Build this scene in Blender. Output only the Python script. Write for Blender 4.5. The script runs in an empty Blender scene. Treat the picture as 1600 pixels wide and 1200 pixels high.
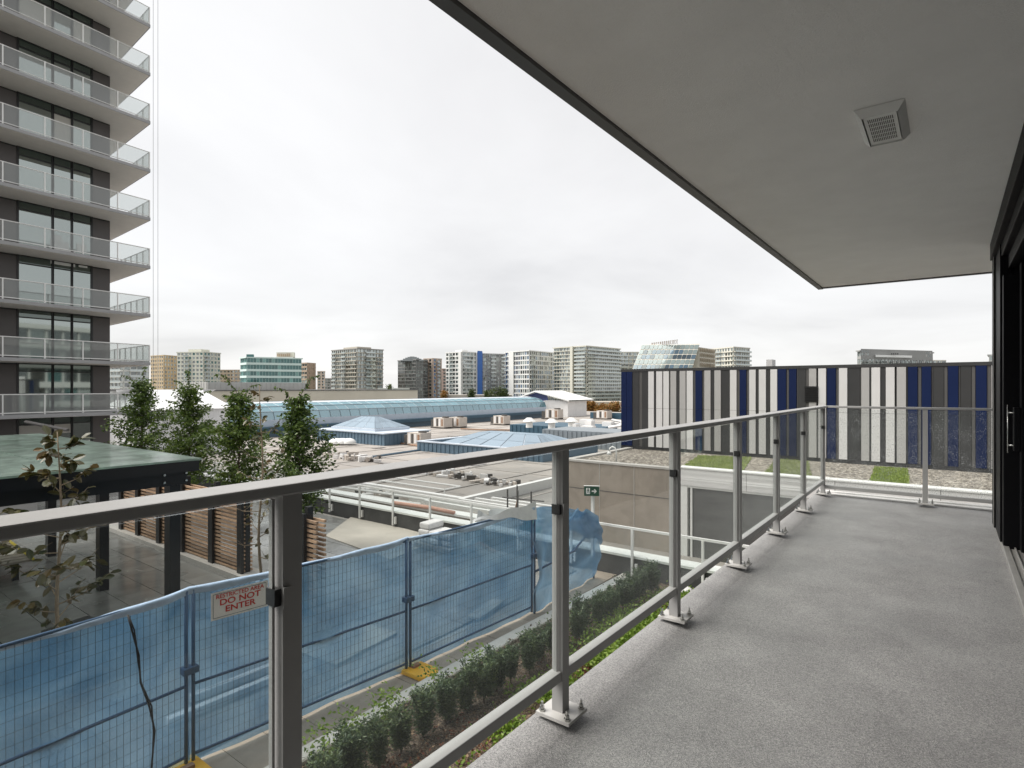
import bpy, math, random
import numpy as np
from mathutils import Vector, Matrix
random.seed(7)
rng = np.random.default_rng(7)
R = math.radians
sc = bpy.context.scene
COL = sc.collection
# ------------------------------------------------------------------ camera
CAMZ, FPX, HOR, YAW = 1.30, 909.0, 606.0, R(37.0)
cam = bpy.data.cameras.new('camera'); camo = bpy.data.objects.new('camera', cam); COL.objects.link(camo)
cam.sensor_width = 36.0; cam.lens = 36.0*FPX/1600.0; cam.shift_y = 6.0/1600.0
cam.clip_start = 0.05; cam.clip_end = 5000
camo.location = (0, 0, CAMZ); camo.rotation_euler = (R(90), 0, YAW)
sc.camera = camo
# ------------------------------------------------------------------ world: overcast sky
SUN_EL, SUN_AZ = R(50), R(-120)
w = bpy.data.worlds.new('World'); sc.world = w; w.use_nodes = True
nt = w.node_tree; nt.nodes.clear()
def N(t, tree=None, **kw):
    n = (tree or nt).nodes.new(t)
    for k, v in kw.items(): setattr(n, k, v)
    return n
out = N('ShaderNodeOutputWorld'); bg = N('ShaderNodeBackground'); bg.inputs['Strength'].default_value = 0.05
sky = N('ShaderNodeTexSky', sky_type='NISHITA', sun_disc=False); sky.sun_elevation = SUN_EL; sky.sun_rotation = SUN_AZ
tc = N('ShaderNodeTexCoord'); sep = N('ShaderNodeSeparateXYZ'); nt.links.new(tc.outputs['Generated'], sep.inputs[0])
zc = N('ShaderNodeMath', operation='MAXIMUM'); zc.inputs[1].default_value = 0.0; nt.links.new(sep.outputs['Z'], zc.inputs[0])
za = N('ShaderNodeMath', operation='ADD'); za.inputs[1].default_value = 0.16; nt.links.new(zc.outputs[0], za.inputs[0])
dx = N('ShaderNodeMath', operation='DIVIDE'); dy = N('ShaderNodeMath', operation='DIVIDE')
nt.links.new(sep.outputs['X'], dx.inputs[0]); nt.links.new(za.outputs[0], dx.inputs[1])
nt.links.new(sep.outputs['Y'], dy.inputs[0]); nt.links.new(za.outputs[0], dy.inputs[1])
cmb = N('ShaderNodeCombineXYZ'); nt.links.new(dx.outputs[0], cmb.inputs[0]); nt.links.new(dy.outputs[0], cmb.inputs[1])
n1 = N('ShaderNodeTexNoise'); n1.inputs['Scale'].default_value = 0.62; n1.inputs['Detail'].default_value = 7; n1.inputs['Roughness'].default_value = 0.52
n1.inputs['Distortion'].default_value = 0.35
nt.links.new(cmb.outputs[0], n1.inputs['Vector'])
cr = N('ShaderNodeValToRGB'); e = cr.color_ramp.elements
e[0].position = 0.30; e[0].color = (4.0, 3.97, 3.98, 1); e[1].position = 0.66; e[1].color = (5.25, 5.22, 5.2, 1)
m_ = cr.color_ramp.elements.new(0.46); m_.color = (4.65, 4.61, 4.6, 1)
nt.links.new(n1.outputs['Fac'], cr.inputs[0])
mx = N('ShaderNodeMixRGB'); mx.inputs[0].default_value = 0.94
nt.links.new(sky.outputs[0], mx.inputs[1]); nt.links.new(cr.outputs[0], mx.inputs[2])
nt.links.new(mx.outputs[0], bg.inputs['Color']); nt.links.new(bg.outputs[0], out.inputs[0])
# ------------------------------------------------------------------ sun through the overcast
sl = bpy.data.lights.new('sun', 'SUN'); sl.energy = 1.5; sl.angle = R(50); sl.color = (1.0, 0.96, 0.9)
slo = bpy.data.objects.new('sun', sl); COL.objects.link(slo); slo.location = (-10, 5, 30)
sd = Vector((math.cos(SUN_EL)*math.sin(SUN_AZ), math.cos(SUN_EL)*math.cos(SUN_AZ), math.sin(SUN_EL)))
slo.rotation_euler = sd.to_track_quat('Z', 'Y').to_euler()
# ------------------------------------------------------------------ view
sc.view_settings.view_transform = 'Standard'; sc.view_settings.look = 'None'
sc.view_settings.gamma = 1.0; sc.view_settings.use_curve_mapping = False
sc.view_settings.exposure = 1.98
sc.render.engine = 'CYCLES'
sc.cycles.max_bounces = 10; sc.cycles.transparent_max_bounces = 24; sc.cycles.diffuse_bounces = 7; sc.cycles.glossy_bounces = 4
# ------------------------------------------------------------------ surveying: turn a measured sight line into a real place
SY, CY = math.sin(YAW), math.cos(YAW)
def ray(u):
    t = (u-800.0)/FPX
    return (-SY+t*CY, CY+t*SY)
def at(u, d):
    r = ray(u); return (r[0]*d, r[1]*d)
def zat(v, d): return CAMZ-(v-HOR)/FPX*d
def onz(u, v, z):
    d = (CAMZ-z)*FPX/(v-HOR); r = ray(u); return (r[0]*d, r[1]*d)
def onY(u, Y):
    r = ray(u); return r[0]*Y/r[1]
def onX(u, X):
    r = ray(u); return r[1]*X/r[0]
# ------------------------------------------------------------------ materials
MATS = {}
def shader(name):
    m = bpy.data.materials.new(name); m.use_nodes = True; t = m.node_tree; t.nodes.clear()
    o = N('ShaderNodeOutputMaterial', t); return m, t, o
def mat(name, col, rough=0.6, metal=0.0, var=0.0, vs=2.0, bump=0.0, bs=40.0, rand=0.0, island=0.0, spec=0.5, rvar=0.0, stain=0.0, ss=0.6, coat=0.0):
    m, t, o = shader(name); L = t.links.new
    p = N('ShaderNodeBsdfPrincipled', t); L(p.outputs[0], o.inputs[0])
    p.inputs['Roughness'].default_value = rough; p.inputs['Metallic'].default_value = metal
    p.inputs['Specular IOR Level'].default_value = spec; p.inputs['Coat Weight'].default_value = coat
    g = N('ShaderNodeNewGeometry', t)
    val = None
    def mul(a, b):
        k = N('ShaderNodeMath', t, operation='MULTIPLY'); L(a, k.inputs[0]); L(b, k.inputs[1]); return k.outputs[0]
    def rng_map(src, lo, hi, a=0.0, b=1.0):
        k = N('ShaderNodeMapRange', t); L(src, k.inputs[0]); k.inputs[1].default_value = a; k.inputs[2].default_value = b
        k.inputs[3].default_value = lo; k.inputs[4].default_value = hi; return k.outputs[0]
    fs = []
    if var:
        n = N('ShaderNodeTexNoise', t); n.inputs['Scale'].default_value = vs; n.inputs['Detail'].default_value = 6; n.inputs['Roughness'].default_value = .62
        L(g.outputs['Position'], n.inputs['Vector']); fs.append(rng_map(n.outputs['Fac'], 1-var, 1+var, .3, .7))
    if stain:
        n = N('ShaderNodeTexNoise', t); n.inputs['Scale'].default_value = ss; n.inputs['Detail'].default_value = 5; n.inputs['Distortion'].default_value = .6
        L(g.outputs['Position'], n.inputs['Vector']); fs.append(rng_map(n.outputs['Fac'], 1-stain, 1, .38, .56))
    if rand:
        oi = N('ShaderNodeObjectInfo', t); fs.append(rng_map(oi.outputs['Random'], 1-rand, 1+rand))
    if island:
        fs.append(rng_map(g.outputs['Random Per Island'], 1-island, 1+island))
    rgb = N('ShaderNodeRGB', t); rgb.outputs[0].default_value = (*col, 1)
    csrc = rgb.outputs[0]
    for f in fs:
        k = N('ShaderNodeVectorMath', t, operation='SCALE'); L(csrc, k.inputs[0]); L(f, k.inputs['Scale']); csrc = k.outputs[0]
    L(csrc, p.inputs['Base Color'])
    if rvar:
        n = N('ShaderNodeTexNoise', t); n.inputs['Scale'].default_value = .7; n.inputs['Detail'].default_value = 5
        L(g.outputs['Position'], n.inputs['Vector']); L(rng_map(n.outputs['Fac'], max(.03, rough-rvar), rough+rvar, .38, .62), p.inputs['Roughness'])
    if bump:
        n = N('ShaderNodeTexNoise', t); n.inputs['Scale'].default_value = bs; n.inputs['Detail'].default_value = 4
        L(g.outputs['Position'], n.inputs['Vector'])
        b = N('ShaderNodeBump', t); b.inputs['Strength'].default_value = bump; b.inputs['Distance'].default_value = .02
        L(n.outputs['Fac'], b.inputs['Height']); L(b.outputs[0], p.inputs['Normal'])
    MATS[name] = m; return m
def glass_mat(name, tint, refl=0.06, haze=0.0, hazecol=(.8, .82, .82), drops=0.0):
    m, t, o = shader(name); L = t.links.new
    tr = N('ShaderNodeBsdfTransparent', t); tr.inputs[0].default_value = (*tint, 1)
    gl = N('ShaderNodeBsdfGlossy', t); gl.inputs['Roughness'].default_value = .02; gl.inputs['Color'].default_value = (.9, .93, .92, 1)
    fr = N('ShaderNodeLayerWeight', t); pw = N('ShaderNodeMath', t, operation='POWER'); L(fr.outputs['Facing'], pw.inputs[0]); pw.inputs[1].default_value = 5
    k = N('ShaderNodeMath', t, operation='MULTIPLY_ADD'); L(pw.outputs[0], k.inputs[0]); k.inputs[1].default_value = 0.6; k.inputs[2].default_value = .025+refl
    k.use_clamp = True
    m1 = N('ShaderNodeMixShader', t); L(k.outputs[0], m1.inputs[0]); L(tr.outputs[0], m1.inputs[1]); L(gl.outputs[0], m1.inputs[2])
    last = m1.outputs[0]
    if haze or drops:
        df = N('ShaderNodeBsdfDiffuse', t); df.inputs[0].default_value = (*hazecol, 1)
        tl = N('ShaderNodeBsdfTranslucent', t); tl.inputs[0].default_value = (*hazecol, 1)
        md = N('ShaderNodeMixShader', t); md.inputs[0].default_value = .5; L(df.outputs[0], md.inputs[1]); L(tl.outputs[0], md.inputs[2])
        m2 = N('ShaderNodeMixShader', t); L(last, m2.inputs[1]); L(md.outputs[0], m2.inputs[2]); m2.inputs[0].default_value = haze
        if drops:
            g = N('ShaderNodeNewGeometry', t); n = N('ShaderNodeTexVoronoi', t); n.inputs['Scale'].default_value = 62
            L(g.outputs['Position'], n.inputs['Vector'])
            a = N('ShaderNodeMapRange', t); L(n.outputs['Distance'], a.inputs[0]); a.inputs[1].default_value = .2; a.inputs[2].default_value = .34
            a.inputs[3].default_value = drops; a.inputs[4].default_value = haze
            n2 = N('ShaderNodeTexNoise', t); n2.inputs['Scale'].default_value = 9; L(g.outputs['Position'], n2.inputs['Vector'])
            b = N('ShaderNodeMapRange', t); L(n2.outputs['Fac'], b.inputs[0]); b.inputs[1].default_value = .35; b.inputs[2].default_value = .6; b.inputs[3].default_value = .25
            c = N('ShaderNodeMath', t, operation='MULTIPLY'); L(a.outputs[0], c.inputs[0]); L(b.outputs[0], c.inputs[1])
            L(c.outputs[0], m2.inputs[0])
        last = m2.outputs[0]
    L(last, o.inputs[0]); MATS[name] = m; return m
def coated_mat(name, dark, refl=.4, tint=(.8, .88, .87), island=0.0):
    m, t, o = shader(name); L = t.links.new
    df = N('ShaderNodeBsdfDiffuse', t); df.inputs[0].default_value = (*dark, 1)
    if island:
        g = N('ShaderNodeNewGeometry', t); k = N('ShaderNodeMapRange', t); L(g.outputs['Random Per Island'], k.inputs[0]); k.inputs[3].default_value = 1-island; k.inputs[4].default_value = 1+island
        s = N('ShaderNodeVectorMath', t, operation='SCALE'); s.inputs[0].default_value = dark; L(k.outputs[0], s.inputs['Scale']); L(s.outputs[0], df.inputs[0])
    gl = N('ShaderNodeBsdfGlossy', t); gl.inputs['Roughness'].default_value = .03; gl.inputs['Color'].default_value = (*tint, 1)
    mm = N('ShaderNodeMixShader', t); mm.inputs[0].default_value = refl; L(df.outputs[0], mm.inputs[1]); L(gl.outputs[0], mm.inputs[2])
    L(mm.outputs[0], o.inputs[0]); MATS[name] = m; return m
def leaf_mat(name, cols, rough=.45, trans=.35, clump=5.0):
    m, t, o = shader(name); L = t.links.new
    g = N('ShaderNodeNewGeometry', t); oi = N('ShaderNodeObjectInfo', t)
    n = N('ShaderNodeTexNoise', t); n.inputs['Scale'].default_value = clump; n.inputs['Detail'].default_value = 2; L(g.outputs['Position'], n.inputs['Vector'])
    a = N('ShaderNodeMath', t, operation='MULTIPLY_ADD'); L(g.outputs['Random Per Island'], a.inputs[0]); a.inputs[1].default_value = .65
    b = N('ShaderNodeMath', t, operation='MULTIPLY_ADD'); L(n.outputs['Fac'], b.inputs[0]); b.inputs[1].default_value = .7; b.inputs[2].default_value = -.2
    L(b.outputs[0], a.inputs[2])
    c = N('ShaderNodeMath', t, operation='MULTIPLY_ADD'); L(oi.outputs['Random'], c.inputs[0]); c.inputs[1].default_value = .25; L(a.outputs[0], c.inputs[2])
    r = N('ShaderNodeValToRGB', t); L(c.outputs[0], r.inputs[0])
    el = r.color_ramp.elements
    el[0].position = .12; el[0].color = (*cols[0], 1); el[1].position = 1.0; el[1].color = (*cols[-1], 1)
    for i, cc in enumerate(cols[1:-1]):
        q = el.new(.12+.88*(i+1)/(len(cols)-1)); q.color = (*cc, 1)
    p = N('ShaderNodeBsdfPrincipled', t); p.inputs['Roughness'].default_value = rough; L(r.outputs[0], p.inputs['Base Color'])
    tl = N('ShaderNodeBsdfTranslucent', t); L(r.outputs[0], tl.inputs[0])
    mm = N('ShaderNodeMixShader', t); mm.inputs[0].default_value = trans; L(p.outputs[0], mm.inputs[1]); L(tl.outputs[0], mm.inputs[2])
    L(mm.outputs[0], o.inputs[0]); MATS[name] = m; return m
def speckle_mat(name, cols, scale, rough=.8, bump=.3, big=.15, bigs=.9, wet=0.0):
    m, t, o = shader(name); L = t.links.new
    g = N('ShaderNodeNewGeometry', t)
    v = N('ShaderNodeTexVoronoi', t); v.inputs['Scale'].default_value = scale; L(g.outputs['Position'], v.inputs['Vector'])
    s = N('ShaderNodeSeparateColor', t); L(v.outputs['Color'], s.inputs[0])
    r = N('ShaderNodeValToRGB', t); L(s.outputs[0], r.inputs[0]); el = r.color_ramp.elements
    el[0].color = (*cols[0], 1); el[1].color = (*cols[-1], 1); el[0].position = .1; el[1].position = .95
    for i, cc in enumerate(cols[1:-1]):
        q = el.new(.1+.85*(i+1)/(len(cols)-1)); q.color = (*cc, 1)
    n = N('ShaderNodeTexNoise', t); n.inputs['Scale'].default_value = bigs; n.inputs['Detail'].default_value = 6; n.inputs['Roughness'].default_value = .6; L(g.outputs['Position'], n.inputs['Vector'])
    k = N('ShaderNodeMapRange', t); L(n.outputs['Fac'], k.inputs[0]); k.inputs[1].default_value = .3; k.inputs[2].default_value = .7; k.inputs[3].default_value = 1-big; k.inputs[4].default_value = 1+big
    x = N('ShaderNodeVectorMath', t, operation='SCALE'); L(r.outputs[0], x.inputs[0]); L(k.outputs[0], x.inputs['Scale'])
    p = N('ShaderNodeBsdfPrincipled', t); p.inputs['Roughness'].default_value = rough; L(x.outputs[0], p.inputs['Base Color'])
    if wet:
        n3 = N('ShaderNodeTexNoise', t); n3.inputs['Scale'].default_value = bigs*.8; n3.inputs['Detail'].default_value = 4; L(g.outputs['Position'], n3.inputs['Vector'])
        kk = N('ShaderNodeMapRange', t); L(n3.outputs['Fac'], kk.inputs[0]); kk.inputs[1].default_value = .4; kk.inputs[2].default_value = .62; kk.inputs[3].default_value = rough; kk.inputs[4].default_value = max(.1, rough-wet)
        L(kk.outputs[0], p.inputs['Roughness'])
    b = N('ShaderNodeBump', t); b.inputs['Strength'].default_value = bump; b.inputs['Distance'].default_value = .01; L(v.outputs['Distance'], b.inputs['Height']); L(b.outputs[0], p.inputs['Normal'])
    L(p.outputs[0], o.inputs[0]); MATS[name] = m; return m
def tarp_mat():
    m, t, o = shader('blue_mesh_tarp'); L = t.links.new
    g = N('ShaderNodeNewGeometry', t)
    n = N('ShaderNodeTexNoise', t); n.inputs['Scale'].default_value = 1.6; n.inputs['Detail'].default_value = 5; n.inputs['Distortion'].default_value = .8; L(g.outputs['Position'], n.inputs['Vector'])
    r = N('ShaderNodeValToRGB', t); L(n.outputs['Fac'], r.inputs[0]); r.color_ramp.elements[0].position = .32; r.color_ramp.elements[1].position = .7
    r.color_ramp.elements[0].color = (.085, .205, .355, 1); r.color_ramp.elements[1].color = (.205, .36, .51, 1)
    df = N('ShaderNodeBsdfPrincipled', t); df.inputs['Roughness'].default_value = .42; L(r.outputs[0], df.inputs['Base Color'])
    tl = N('ShaderNodeBsdfTranslucent', t); L(r.outputs[0], tl.inputs[0])
    a = N('ShaderNodeMixShader', t); a.inputs[0].default_value = .45; L(df.outputs[0], a.inputs[1]); L(tl.outputs[0], a.inputs[2])
    tr = N('ShaderNodeBsdfTransparent', t); tr.inputs[0].default_value = (.62, .78, .92, 1)
    b = N('ShaderNodeMixShader', t); b.inputs[0].default_value = .27
    n4 = N('ShaderNodeTexNoise', t); n4.inputs['Scale'].default_value = .9; n4.inputs['Detail'].default_value = 3; L(g.outputs['Position'], n4.inputs['Vector'])
    k4 = N('ShaderNodeMapRange', t); L(n4.outputs['Fac'], k4.inputs[0]); k4.inputs[1].default_value = .35; k4.inputs[2].default_value = .62; k4.inputs[3].default_value = .10; k4.inputs[4].default_value = .40; L(k4.outputs[0], b.inputs[0]); L(a.outputs[0], b.inputs[1]); L(tr.outputs[0], b.inputs[2])
    n2 = N('ShaderNodeTexNoise', t); n2.inputs['Scale'].default_value = 7; n2.inputs['Detail'].default_value = 4; n2.inputs['Distortion'].default_value = 1.5; L(g.outputs['Position'], n2.inputs['Vector'])
    bb = N('ShaderNodeBump', t); bb.inputs['Strength'].default_value = .9; bb.inputs['Distance'].default_value = .03; L(n2.outputs['Fac'], bb.inputs['Height']); L(bb.outputs[0], df.inputs['Normal'])
    L(b.outputs[0], o.inputs[0]); MATS['blue_mesh_tarp'] = m; return m
# palette
deck_m = speckle_mat('deck_membrane', [(.16, .16, .16), (.245, .242, .24), (.285, .28, .278), (.325, .32, .316), (.42, .41, .40)], 300, rough=.6, bump=.5, big=.17, bigs=2.2, wet=.2)
alu = mat('grey_powder_coat', (.34, .336, .33), .42, var=.05, vs=9, bump=.04, bs=120)
alu_dark = mat('black_clip', (.012, .012, .012), .35)
steel = mat('stainless', (.55, .55, .53), .25, 1.0)
plate_m = mat('base_plate_metal', (.52, .51, .49), .4, .2, var=.08, vs=14)
stucco = mat('white_soffit_paint', (.90, .89, .87), .85, var=.035, vs=3, bump=.25, bs=160)
drip = mat('dark_drip_metal', (.10, .10, .10), .45, .3)
black = mat('black_aluminium', (.005, .005, .006), .45, spec=.08)
black_glass = coated_mat('black_door_glass', (.004, .004, .005), .22, (.9, .95, .95))
sill_m = mat('sill_metal', (.42, .41, .39), .38, .4, var=.08, vs=12)
clear_g = glass_mat('clear_balcony_glass', (.975, .988, .982), .0, .006)
drop_g = glass_mat('rain_speckled_glass', (.965, .98, .975), .0, .02, (.75, .77, .78), drops=.34)
conc = mat('light_concrete', (.50, .48, .45), .8, var=.1, vs=3, bump=.2, bs=60, stain=.12)
conc_w = mat('white_render', (.70, .69, .68), .75, var=.04, vs=2, stain=.06)
paver_m = mat('wet_grey_paver', (.23, .23, .22), .28, var=.22, vs=1.7, rand=.15, rvar=.17, stain=.22, ss=.8, bump=.06, bs=30, spec=.6)
joint_m = mat('paver_joint', (.30, .29, .27), .7, var=.1)
strip_p = mat('brown_strip_paver', (.30, .255, .205), .7, var=.12, vs=4, rand=.12, bump=.2, bs=70)
beige_dry = mat('dry_beige_screed', (.47, .44, .385), .8, var=.08, vs=1.4, stain=.1)
dark_par = mat('dark_parapet_membrane', (.055, .056, .056), .55, var=.3, vs=2.2, bump=.3, bs=18)
soil_m = speckle_mat('bark_mulch', [(.03, .02, .014), (.075, .05, .035), (.12, .085, .055), (.2, .16, .12)], 70, .9, 1.0, .3, 2)
wood = mat('cedar_slat', (.43, .285, .185), .62, var=.22, vs=6, rand=.3, bump=.2, bs=60)
wood_old = mat('weathered_slat', (.38, .33, .28), .75, var=.2, vs=7, rand=.2)
blk_steel = mat('black_painted_steel', (.012, .012, .013), .35)
teal = mat('green_roof_glass', (.40, .50, .445), .14, var=.25, vs=2.5, stain=.2, ss=3.0, rvar=.08, spec=.8)
def make_translucent(m, fac):
    t = m.node_tree; o = [n for n in t.nodes if n.type == 'OUTPUT_MATERIAL'][0]; p = [n for n in t.nodes if n.type == 'BSDF_PRINCIPLED'][0]
    tl = N('ShaderNodeBsdfTranslucent', t); t.links.new(p.inputs['Base Color'].links[0].from_socket, tl.inputs[0])
    x = N('ShaderNodeMixShader', t); x.inputs[0].default_value = fac; t.links.new(p.outputs[0], x.inputs[1]); t.links.new(tl.outputs[0], x.inputs[2]); t.links.new(x.outputs[0], o.inputs[0])
make_translucent(teal, .5)
kerb_m = mat('pale_kerb', (.60, .58, .53), .8, var=.08, vs=5, bump=.2, bs=60, stain=.1)
tarp_m = tarp_mat()
tarp_edge = mat('tarp_folded_edge', (.42, .55, .72), .5, var=.15, vs=8)  # paler than the screen: highlight along the fold is put into its colour
tarp_white = mat('white_sheet', (.74, .75, .76), .6, var=.1, vs=6, bump=.4, bs=12)
fence_steel = mat('blue_fence_steel', (.045, .10, .19), .45)
wire_m = mat('fence_wire', (.02, .035, .05), .5)
yellow = mat('yellow_plastic', (.80, .42, .02), .45, var=.06, vs=9)
sign_w = mat('sign_white', (.90, .89, .88), .45, var=.03, vs=10)
red = mat('sign_red', (.60, .035, .03), .5)
exit_green = mat('exit_green', (.015, .075, .045), .4)
white_paint = mat('white_painted_metal', (.74, .74, .72), .45, var=.04, vs=5)
cable_m = mat('black_cable', (.006, .007, .01), .5)
navy = mat('navy_panel', (.0085, .018, .068), .6, spec=.15, var=.04, rand=.06)
p_char = mat('charcoal_panel', (.060, .060, .061), .6, spec=.15, var=.05, rand=.05)
p_mid = mat('mid_grey_panel', (.125, .121, .118), .6, spec=.15, var=.05, rand=.05)
p_lgt = mat('light_grey_panel', (.46, .45, .44), .5, var=.04, rand=.04)
p_wht = mat('white_panel', (.70, .69, .685), .5, var=.03, rand=.03)
p_back = mat('dark_backing', (.045, .045, .045), .6)
tanwall = mat('tan_board_wall', (.34, .295, .25), .8, var=.08, vs=1.1, stain=.14, ss=1.6)
darkwall = mat('charcoal_stucco', (.088, .086, .084), .8, var=.2, vs=2, stain=.15)
gravel_m = speckle_mat('roof_gravel', [(.06, .05, .04), (.19, .165, .135), (.29, .26, .22), (.50, .46, .40)], 17, .9, 1.0, .2, 1.2)
grass_m = leaf_mat('roof_sedum', [(.13, .19, .02), (.21, .29, .04), (.31, .37, .07)], .7, .2, 2.0)
sedum_base = mat('sedum_mat', (.18, .25, .04), .9, var=.25, vs=3)
mall_roof_m = mat('mall_roof_membrane', (.335, .308, .28), .7, var=.13, vs=.35, stain=.2, ss=.16, rvar=.18)
lower_roof_m = mat('lower_roof_membrane', (.29, .28, .26), .55, var=.15, vs=.6, stain=.3, ss=.3, rvar=.2)
blue_clad = mat('blue_ribbed_cladding', (.095, .155, .21), .5, var=.08, vs=2, island=.06)
blue_dark = mat('dark_blue_cladding', (.028, .075, .115), .5, var=.1, vs=2)
blue_grey = mat('grey_blue_cladding', (.19, .215, .235), .5, var=.08, vs=2, island=.05)
sky_glass = coated_mat('skylight_glass', (.24, .30, .355), .16, (.80, .90, .98), island=.12)
vault_g = coated_mat('vault_glass', (.13, .24, .28), .30, (.72, .88, .95), island=.22)
vault_top = mat('vault_cap_metal', (.50, .56, .63), .4, var=.06, vs=1)
beige_wall = mat('beige_wall', (.56, .51, .42), .8, var=.05, vs=.3, stain=.08, ss=.1)
corr = mat('grey_corrugated', (.45, .45, .43), .6, var=.06, vs=.7)
hvac_m = mat('hvac_casing', (.50, .45, .40), .5, var=.1, vs=2)
hvac_d = mat('hvac_dark', (.07, .065, .06), .6)
rust = mat('rust_brown', (.27, .16, .10), .8, var=.2, vs=4)
pink = mat('pink_insulation', (.62, .36, .28), .8, var=.15, vs=3)
green_sheet = mat('green_debris_net', (.12, .33, .26), .7)
tower_pan = mat('brown_grey_panel', (.088, .078, .076), .45, rand=.08)
tower_frame = mat('tower_black_frame', (.016, .016, .017), .4)
tower_glass = coated_mat('tower_window_glass', (.035, .045, .042), .42, (.82, .90, .87))
tower_trans = coated_mat('tower_transom_glass', (.025, .038, .032), .16, (.8, .9, .85))
tower_rail_g = glass_mat('tower_rail_glass', (.86, .90, .89), .05, .30, (.72, .74, .73))  # whitish diffuse share puts the sky's reflection into the glass colour
soffit_m = mat('tower_soffit', (.76, .72, .665), .85, var=.03)
slab_m = mat('tower_slab_edge', (.33, .33, .335), .7, var=.06, vs=1)
bark = mat('sapling_bark', (.30, .235, .16), .85, var=.25, vs=14)
bark_d = mat('dark_bark', (.10, .07, .05), .85, var=.25, vs=14)
hornbeam = leaf_mat('hornbeam_leaf', [(.018, .038, .008), (.065, .115, .02), (.13, .20, .038), (.22, .28, .065)], .4, .3, 3.5)
magnolia = leaf_mat('magnolia_leaf', [(.016, .024, .010), (.045, .06, .018), (.095, .08, .025), (.20, .11, .035)], .3, .15, 2)
yew = leaf_mat('yew_needle', [(.022, .042, .024), (.05, .085, .045), (.085, .13, .06), (.15, .20, .075)], .5, .2, 4)
lime = leaf_mat('ground_cover_leaf', [(.05, .10, .012), (.13, .22, .025), (.24, .36, .05), (.33, .42, .10)], .5, .35, 3)
redleaf = leaf_mat('red_leaf', [(.08, .025, .012), (.20, .06, .03), (.30, .15, .07)], .6, .2, 3)
autumn = leaf_mat('autumn_leaf', [(.06, .06, .012), (.16, .11, .02), (.30, .12, .025), (.34, .20, .05)], .7, .2, .15)
fartree = leaf_mat('far_tree_leaf', [(.02, .035, .01), (.05, .075, .02), (.11, .14, .03)], .7, .2, .3)
# ------------------------------------------------------------------ mesh builder
class MB:
    def __init__(s): s.v = []; s.f = []; s.m = []
    def q(s, pts, m=0):
        n = len(s.v); s.v += [tuple(p) for p in pts]; s.f.append(tuple(range(n, n+len(pts)))); s.m.append(m)
    def box(s, x0, x1, y0, y1, z0, z1, m=0):
        n = len(s.v)
        s.v += [(x0,y0,z0),(x1,y0,z0),(x1,y1,z0),(x0,y1,z0),(x0,y0,z1),(x1,y0,z1),(x1,y1,z1),(x0,y1,z1)]
        for f in ((0,3,2,1),(4,5,6,7),(0,1,5,4),(1,2,6,5),(2,3,7,6),(3,0,4,7)):
            s.f.append(tuple(n+i for i in f)); s.m.append(m)
    def bar(s, A, B, out, back, z0, z1, m=0):
        # box standing along the plan line A-B, reaching `out` to its right-hand (viewer) side and `back` behind
        ax, ay = A; bx, by = B; l = math.hypot(bx-ax, by-ay) or 1e-6; nx, ny = (by-ay)/l, -(bx-ax)/l
        P = [(ax+nx*out, ay+ny*out), (bx+nx*out, by+ny*out), (bx-nx*back, by-ny*back), (ax-nx*back, ay-ny*back)]
        s.prism(P, z0, z1, m)
    def prism(s, P, z0, z1, m=0):
        n = len(s.v); k = len(P)
        s.v += [(p[0], p[1], z0) for p in P]+[(p[0], p[1], z1) for p in P]
        s.f.append(tuple(n+k-1-i for i in range(k))); s.m.append(m)
        s.f.append(tuple(n+k+i for i in range(k))); s.m.append(m)
        for i in range(k):
            j = (i+1) % k; s.f.append((n+i, n+j, n+k+j, n+k+i)); s.m.append(m)
    def tube(s, pts, rs, k=6, m=0, cap=True):
        pts = [Vector(p) for p in pts]
        if not hasattr(rs, '__len__'): rs = [rs]*len(pts)
        n0 = len(s.v)
        for i, p in enumerate(pts):
            t = (pts[min(i+1, len(pts)-1)]-pts[max(i-1, 0)]).normalized()
            a = t.cross(Vector((0, 0, 1)) if abs(t.z) < .9 else Vector((1, 0, 0))).normalized(); b = t.cross(a)
            for j in range(k):
                w_ = 2*math.pi*j/k; s.v.append(tuple(p+(a*math.cos(w_)+b*math.sin(w_))*rs[i]))
        for i in range(len(pts)-1):
            for j in range(k):
                a0 = n0+i*k+j; a1 = n0+i*k+(j+1) % k
                s.f.append((a0, a1, a1+k, a0+k)); s.m.append(m)
        if cap:
            s.f.append(tuple(n0+k-1-j for j in range(k))); s.m.append(m)
            e0 = n0+(len(pts)-1)*k; s.f.append(tuple(e0+j for j in range(k))); s.m.append(m)
    def grid(s, fn, nu, nv, m=0):
        n = len(s.v)
        for i in range(nu+1):
            for j in range(nv+1): s.v.append(tuple(fn(i/nu, j/nv)))
        for i in range(nu):
            for j in range(nv):
                a = n+i*(nv+1)+j; s.f.append((a, a+nv+1, a+nv+2, a+1)); s.m.append(m)
    def build(s, name, mats, parent=None, smooth=False, bevel=0.0):
        if not isinstance(mats, (list, tuple)): mats = [mats]
        off = wloc(parent)
        me = bpy.data.meshes.new(name)
        me.from_pydata([(x-off[0], y-off[1], z-off[2]) for x, y, z in s.v], [], s.f)
        for mm in mats: me.materials.append(mm)
        if len(mats) > 1: me.polygons.foreach_set('material_index', s.m)
        if smooth: me.polygons.foreach_set('use_smooth', [True]*len(s.f))
        me.update()
        o = bpy.data.objects.new(name, me); COL.objects.link(o)
        if parent is not None: o.parent = parent
        if bevel:
            b = o.modifiers.new('bevel', 'BEVEL'); b.width = bevel; b.segments = 2; b.limit_method = 'ANGLE'
        return o
def wloc(o):
    x = Vector((0, 0, 0))
    while o is not None: x += o.location; o = o.parent
    return x
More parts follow.
